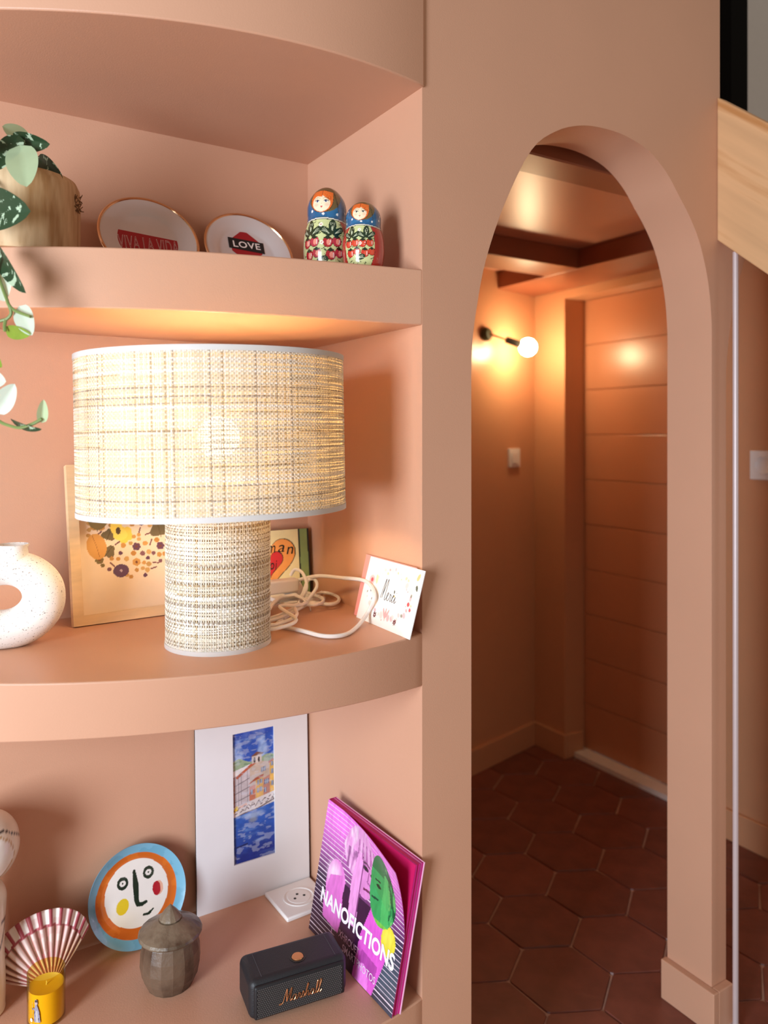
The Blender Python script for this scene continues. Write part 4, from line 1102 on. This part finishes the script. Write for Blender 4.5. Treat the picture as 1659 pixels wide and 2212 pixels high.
text_part('small_lettering', 'XHROUET', (.36, .155, .60, .205), cm, mat('pink_print', (232, 190, 226), rough=.5), bk, offset=.006)
text_part('small_lettering', 'SMARTPHOTOS', (.42, .085, .80, .135), cm, mat('pink_print_light', (238, 210, 234), rough=.5), bk, offset=.006)

# ------------------------------------------------------------------ face plate
R = .0835; lean = math.radians(13)
fp = root('face_plate', (.3445, Y_B - 2 * R * math.sin(lean) - .012, Z3 + .0015), 'round ceramic plate with a painted abstract face and orange and blue rings', 'plate', rot=(-lean, 0, 0))
rad = np.linspace(0.002, 1, 90); n = 220; v = []; f = []; xs = []; ys = []
for q in rad:
    y = 0 if q < .72 else -.010 * ((q - .72) / .28) ** 1.5
    for i in range(n):
        a = 2 * math.pi * i / n; v.append((R * q * math.sin(a), y, R * q * math.cos(a) + R)); xs.append(q * math.sin(a)); ys.append(q * math.cos(a))
for k in range(len(rad) - 1):
    for i in range(n): f.append((k * n + i, (k + 1) * n + i, (k + 1) * n + (i + 1) % n, k * n + (i + 1) % n))
# rotate the drawing slightly and shift the inner rounds as painted by hand
rt = math.radians(2); X_ = np.array(xs) * math.cos(rt) + np.array(ys) * math.sin(rt); Y_ = -np.array(xs) * math.sin(rt) + np.array(ys) * math.cos(rt)
P = Paint(X_, Y_, (112, 170, 196)); nn = fbm(X_ + 2, Y_ + 2, 3, 6)
P.fill(nn > .5, (128, 186, 212), .6)
P.ell(-.01, .0, .835, .82, (206, 104, 36)); P.fill((np.hypot(X_, Y_) < .83) & (nn > .52), (222, 122, 46), .5)
P.ell(.0, .035, .655, .66, (238, 232, 224))
GR = (34, 48, 36)
for ex, ey, rx in ((-.27, .30, .115), (.27, .36, .115)):
    P.ell(ex, ey, rx, rx * 1.1, GR); P.ell(ex, ey, rx * .55, rx * .5, (236, 230, 222)); P.ell(ex, ey, rx * .16, rx * .18, GR)
P.line([(-.02, .47), (-.01, .2), (-.02, -.1), (.0, -.19), (.08, -.21), (.17, -.19)], [.03, .06, .048, .042, .04, .03], GR)
P.line([(.10, -.42), (.20, -.43), (.30, -.37)], [.022, .028, .018], GR)
P.ell(-.31, -.14, .125, .155, (226, 196, 44), -.4); P.ell(.45, .0, .10, .14, (232, 176, 150)); P.ell(.41, .0, .085, .14, (176, 30, 44))
mesh_obj('painted_face', v, f, paintmat('majolica_glaze', rough=.2, coat=.7), fp, 180, P.c)
vb, fb = plate_mesh(R, 0, 96, [(R, -.010), (R * 1.004, -.0085), (R * .72, .004), (1e-4, .004)])
mesh_obj('back_side', vb, fb, mat('blue_glaze', (96, 150, 176), rough=.25), fp, 40)

# ------------------------------------------------------------------ faceted stone jar
jp = Pt(368, 2100, 1.252); jp[2] = Z3
jar = root('stone_jar', jp, 'grey brown carved stone jar with a pointed conical lid', 'jar', rotz=.2)
STONE = mat('carved_soapstone', (112, 90, 72), rough=.4, var=.25, vscale=16, bump=.5, bscale=90, rgb2=(60, 42, 32), thr=(.42, .62), coat=.15)
STONE2 = mat('carved_soapstone_lid', (132, 116, 96), rough=.4, var=.25, vscale=24, bump=.5, bscale=120, rgb2=(76, 60, 46), thr=(.42, .64), coat=.15)
MB().lathe([(1e-4, 0), (.036, 0), (.0385, .006), (.0445, .018), (.0480, .036), (.0470, .056), (.0430, .074), (.0395, .083), (1e-4, .083)], 16).build('body', STONE, jar, smooth=8)
MB().lathe([(.038, .078), (.0415, .0785), (.0500, .081), (.0510, .0835), (.0490, .087), (.034, .096), (.019, .1035), (.0155, .1035)], 22).build('lid', STONE2, jar, smooth=8)
MB().lathe([(.0155, .1025), (.0180, .1055), (.0172, .108), (.009, .1185), (1e-4, .1275)], 13).build('finial', STONE2, jar, smooth=8)

# ------------------------------------------------------------------ scallop shell
apx = Pt(112, 2128, 1.235); apx[2] = Z3 + .004
sh = root('scallop_shell', apx, 'red and white ribbed scallop shell standing behind the yellow candle', 'shell', rotz=-.08)
nu, nv = 168, 60; v = []; f = []; aa = []; qq = []
for j in range(nv + 1):
    q = .06 + .94 * j / nv
    for i in range(nu + 1):
        t = -1 + 2 * i / nu; a = math.radians(62) * t + math.radians(-17)
        Rr = .119 * (1 - .30 * abs(t) ** 2.4)
        rib = math.cos(t * math.pi * 15)
        rr = Rr * (q + .012 * rib * q ** 3)
        dome = -.028 * math.sin(min(1, q * 1.05) * math.pi * .62) * (1 - .55 * t * t)
        yy = dome + .0028 * -rib * q + .040 * q
        v.append((rr * math.sin(a), yy, rr * math.cos(a))); aa.append(t); qq.append(q)
for j in range(nv):
    for i in range(nu):
        a = j * (nu + 1) + i; f.append((a, a + 1, a + nu + 2, a + nu + 1))
aa = np.array(aa); qq = np.array(qq); rib = np.cos(aa * math.pi * 15); sg = fbm(aa + 2, qq, 6, 3)
P = Paint(aa, qq, (206, 150, 140))
P.fill(rib > -.1, (232, 208, 200)); P.fill(rib < -.55, (132, 86, 66)); P.fill((qq < .5) & (rib < 0), (176, 92, 92), .7); P.fill(qq < .3, (196, 128, 118), .6)
band = qq > .80 + .02 * np.cos(aa * 2)
P.fill(band, (234, 222, 214)); P.fill(band & (np.cos(aa * math.pi * 15) > .25) & (np.sin(aa * math.pi * 15 / 1.0 + .4) > -2), (158, 62, 72)); P.fill(np.abs(qq - .80 - .02 * np.cos(aa * 2)) < .012, (162, 70, 78)); P.fill(sg > .62, (186, 110, 106), .3)
o = mesh_obj('ribbed_shell', v, f, paintmat('shell_surface', rough=.5), sh, 180, P.c)
o.modifiers.new('solid', 'SOLIDIFY').thickness = .002

# ------------------------------------------------------------------ candle in yellow glass
cp = Pt(100, 2190, 1.176); cp[2] = Z3
cn = root('candle_jar', cp, 'yellow candle in a glass tumbler with a small robed figure printed on it', 'candle', rotz=-math.atan2(cp[0], cp[1]))
CR, CH = .0272, .0745
GLY = bpy.data.materials.new('amber_glass'); GLY.use_nodes = True
_n = GLY.node_tree.nodes; _l = GLY.node_tree.links
_g = _n.new('ShaderNodeBsdfGlossy'); _g.inputs['Roughness'].default_value = .08; _t = _n.new('ShaderNodeBsdfTransparent'); _t.inputs[0].default_value = (.97, .88, .50, 1)
_f = _n.new('ShaderNodeMath'); _f.operation = 'POWER'; _f.inputs[1].default_value = 4.0; _w = _n.new('ShaderNodeLayerWeight'); _l.new(_w.outputs['Facing'], _f.inputs[0]); _m = _n.new('ShaderNodeMixShader')
_l.new(_f.outputs[0], _m.inputs[0]); _l.new(_t.outputs[0], _m.inputs[1]); _l.new(_g.outputs[0], _m.inputs[2]); _l.new(_m.outputs[0], _n['Material Output'].inputs['Surface'])
MB().lathe([(1e-4, 0), (CR * .93, 0), (CR, .003), (CR, CH - .001), (CR - .0008, CH), (CR - .0016, CH - .001), (CR - .0016, .004), (1e-4, .004)], 48).build('glass', GLY, cn)
MB().lathe([(1e-4, .0045), (CR - .0019, .0045), (CR - .0019, .0515), (CR * .7, .0505), (1e-4, .0500)], 48).build('wax', mat('yellow_wax', (250, 214, 92), rough=.5, var=.05, vscale=30, sss=.15), cn, smooth=35)
MB().tube([(0, 0, .050), (.0006, 0, .0535), (.0002, .0006, .0558)], .0007, 6).build('wick', WPRINT, cn)
u, v_, f = grid(60, 90)
P = Paint(u, v_, (214, 170, 40))
ink = np.zeros(len(u), bool)
Q = Paint(u, v_, (0, 0, 0))
def pmask(fn):
    q = Paint(u, v_, (0, 0, 0)); fn(q); return q.c[:, 0] > .3
body = pmask(lambda q: (q.poly([(.40, .16), (.42, .60), (.48, .76), (.62, .74), (.74, .50), (.80, .14)], (255, 255, 255)), q.ell(.54, .82, .10, .085, (255, 255, 255)), q.line([(.28, .16), (.30, .86)], .016, (255, 255, 255)), q.ell(.22, .20, .10, .07, (255, 255, 255)), q.ell(.54, .90, .09, .05, (255, 255, 255)), q.line([(.42, .6), (.28, .62)], .03, (255, 255, 255))))
txt = (v_ < .09) & (v_ > .02) & (fbm(u * 5, v_ * 2, 9, 1) > .5) & (u > .1) & (u < .95)
P.fill(body, (150, 148, 168)); P.fill(body & (fbm(u * 2, v_, 8, 3) > .52), (74, 70, 98)); P.poly([(.50, .16), (.52, .56), (.62, .56), (.68, .16)], (196, 190, 186), .8); P.ell(.54, .815, .06, .05, (206, 176, 156)); P.ell(.54, .89, .085, .04, (58, 52, 66)); P.ell(.22, .20, .10, .07, (236, 230, 226)); P.fill(txt, (236, 214, 150))
keep = body | txt; ff = [q for q in f if all(keep[i] for i in q)]
mesh_obj('print', [((CR + .0004) * math.sin(-1.05 + .95 * a), -(CR + .0004) * math.cos(-1.05 + .95 * a), .006 + b * .043) for a, b in zip(u, v_)], ff, paintmat('glass_print', rough=.4), cn, None, P.c)

# ------------------------------------------------------------------ ceramic figure at the left edge
gp = Pt(-46, 2150, 1.185); gp[2] = Z3
fg = root('ceramic_figure', gp, 'cream ceramic figure with a round head and thin dark lines, cut by the left edge', 'figurine', rotz=-math.atan2(gp[0], gp[1]))
prof = [(1e-4, 0), (.034, 0), (.037, .01), (.0375, .05), (.036, .09), (.0365, .13), (.0385, .160), (.0385, .178), (.033, .192), (.026, .199), (.030, .206), (.046, .220), (.0555, .240), (.0575, .258), (.053, .279), (.040, .296), (.018, .305), (1e-4, .307)]
prof = [(max(1e-4, float(a)), float(b)) for a, b in catmull(prof, 6)]
n = 120; v = []; f = []; sa = []; hz = []
for i in range(n):
    a = -math.pi + 2 * math.pi * i / n
    for r_, z in prof: v.append((r_ * math.sin(a), -r_ * math.cos(a), z)); sa.append(a); hz.append(z)
k = len(prof)
for i in range(n):
    for j in range(k - 1): f.append((i * k + j, ((i + 1) % n) * k + j, ((i + 1) % n) * k + j + 1, i * k + j + 1))
P = Paint(np.array(sa), np.array(hz) * 10, (232, 222, 204)); hz = np.array(hz); sa = np.array(sa)
P.ell(0, 2.50, 1.0, .42, (190, 150, 96)); P.ell(0, 2.50, .96, .39, (236, 230, 222)); P.line([(-1.6, 2.60), (-.8, 2.87), (0, 2.92), (.8, 2.87), (1.6, 2.60)], .016, (44, 34, 34)); P.line([(-1.6, 1.30), (0, 1.34), (1.5, 1.42)], .02, (44, 34, 34)); P.line([(.9, 1.0), (1.5, 1.40)], .03, (44, 34, 34))
mesh_obj('glazed_body', v, f, paintmat('cream_glaze', rough=.3, coat=.4), fg, 180, P.c)

# ------------------------------------------------------------------ corridor fittings
DARKM = mat('dark_metal', (44, 38, 32), rough=.5, var=.05)
mx_, my_, mz_ = 1.829, BK(1.829), .379
wl = root('wall_lamp', (mx_, my_, mz_), 'lit bare globe bulb on a dark arm, mounted on the corridor wall', 'lamp')
bl_ = np.array([1.966 - mx_, 2.148 - my_, .331 - mz_])
nrm = Vector((.233, -1, 0)).normalized()
M = nrm.to_track_quat('Z', 'Y').to_matrix().to_4x4()
MB().lathe([(1e-4, 0), (.026, 0), (.026, .012), (.018, .022), (1e-4, .024)], 24, M).build('wall_mount', mat('dark_green_metal', (58, 66, 32), rough=.5), wl)
e0 = np.array(nrm) * .02; ev_ = bl_ - e0; L_ = np.linalg.norm(ev_); un = ev_ / L_
MB().tube([e0, e0 + un * (L_ - .085)], .0035, 8).build('arm', mat('brass_arm', (150, 104, 60), rough=.35, metal=.7), wl)
MB().tube([e0 + un * (L_ - .088), e0 + un * (L_ - .028)], .0125, 16).build('bulb_socket', DARKM, wl)
MB().sphere(tuple(bl_), .0335).build('globe_bulb', mat('globe_bulb_glow', (255, 224, 180), emit=(255, 222, 172), estr=110), wl)
def rocker(p, rotz, size, label, kind):
    r = root('light_switch', p, label, 'switch', rotz=rotz)
    hh = size / 2
    o = MB().box((-hh, -.008, -hh), (hh, 0, hh)).build('switch_plate', WHITE, r, smooth=30); bevel(o, .002)
    if kind == 'rocker':
        o = MB().box((-hh * .62, -.012, -hh * .62), (hh * .62, -.007, hh * .62)).build('rocker', WHITE, r, smooth=30); bevel(o, .002)
    else:
        MB().lathe([(hh * .66, .008), (hh * .62, .0105), (hh * .56, .0105), (hh * .5, .0085), (1e-4, .0085)], 32, Matrix.Rotation(math.pi / 2, 4, 'X')).build('dial_ring', WHITE, r)
rocker((2.004, BK(2.004), -.0846), math.atan(.233), .072, 'small white light switch on the corridor wall below the globe bulb', 'rocker')
rocker((2.147, 1.330, -.086), -math.pi / 2, .086, 'white round light switch at the right edge, seen through the second arch', 'dial')
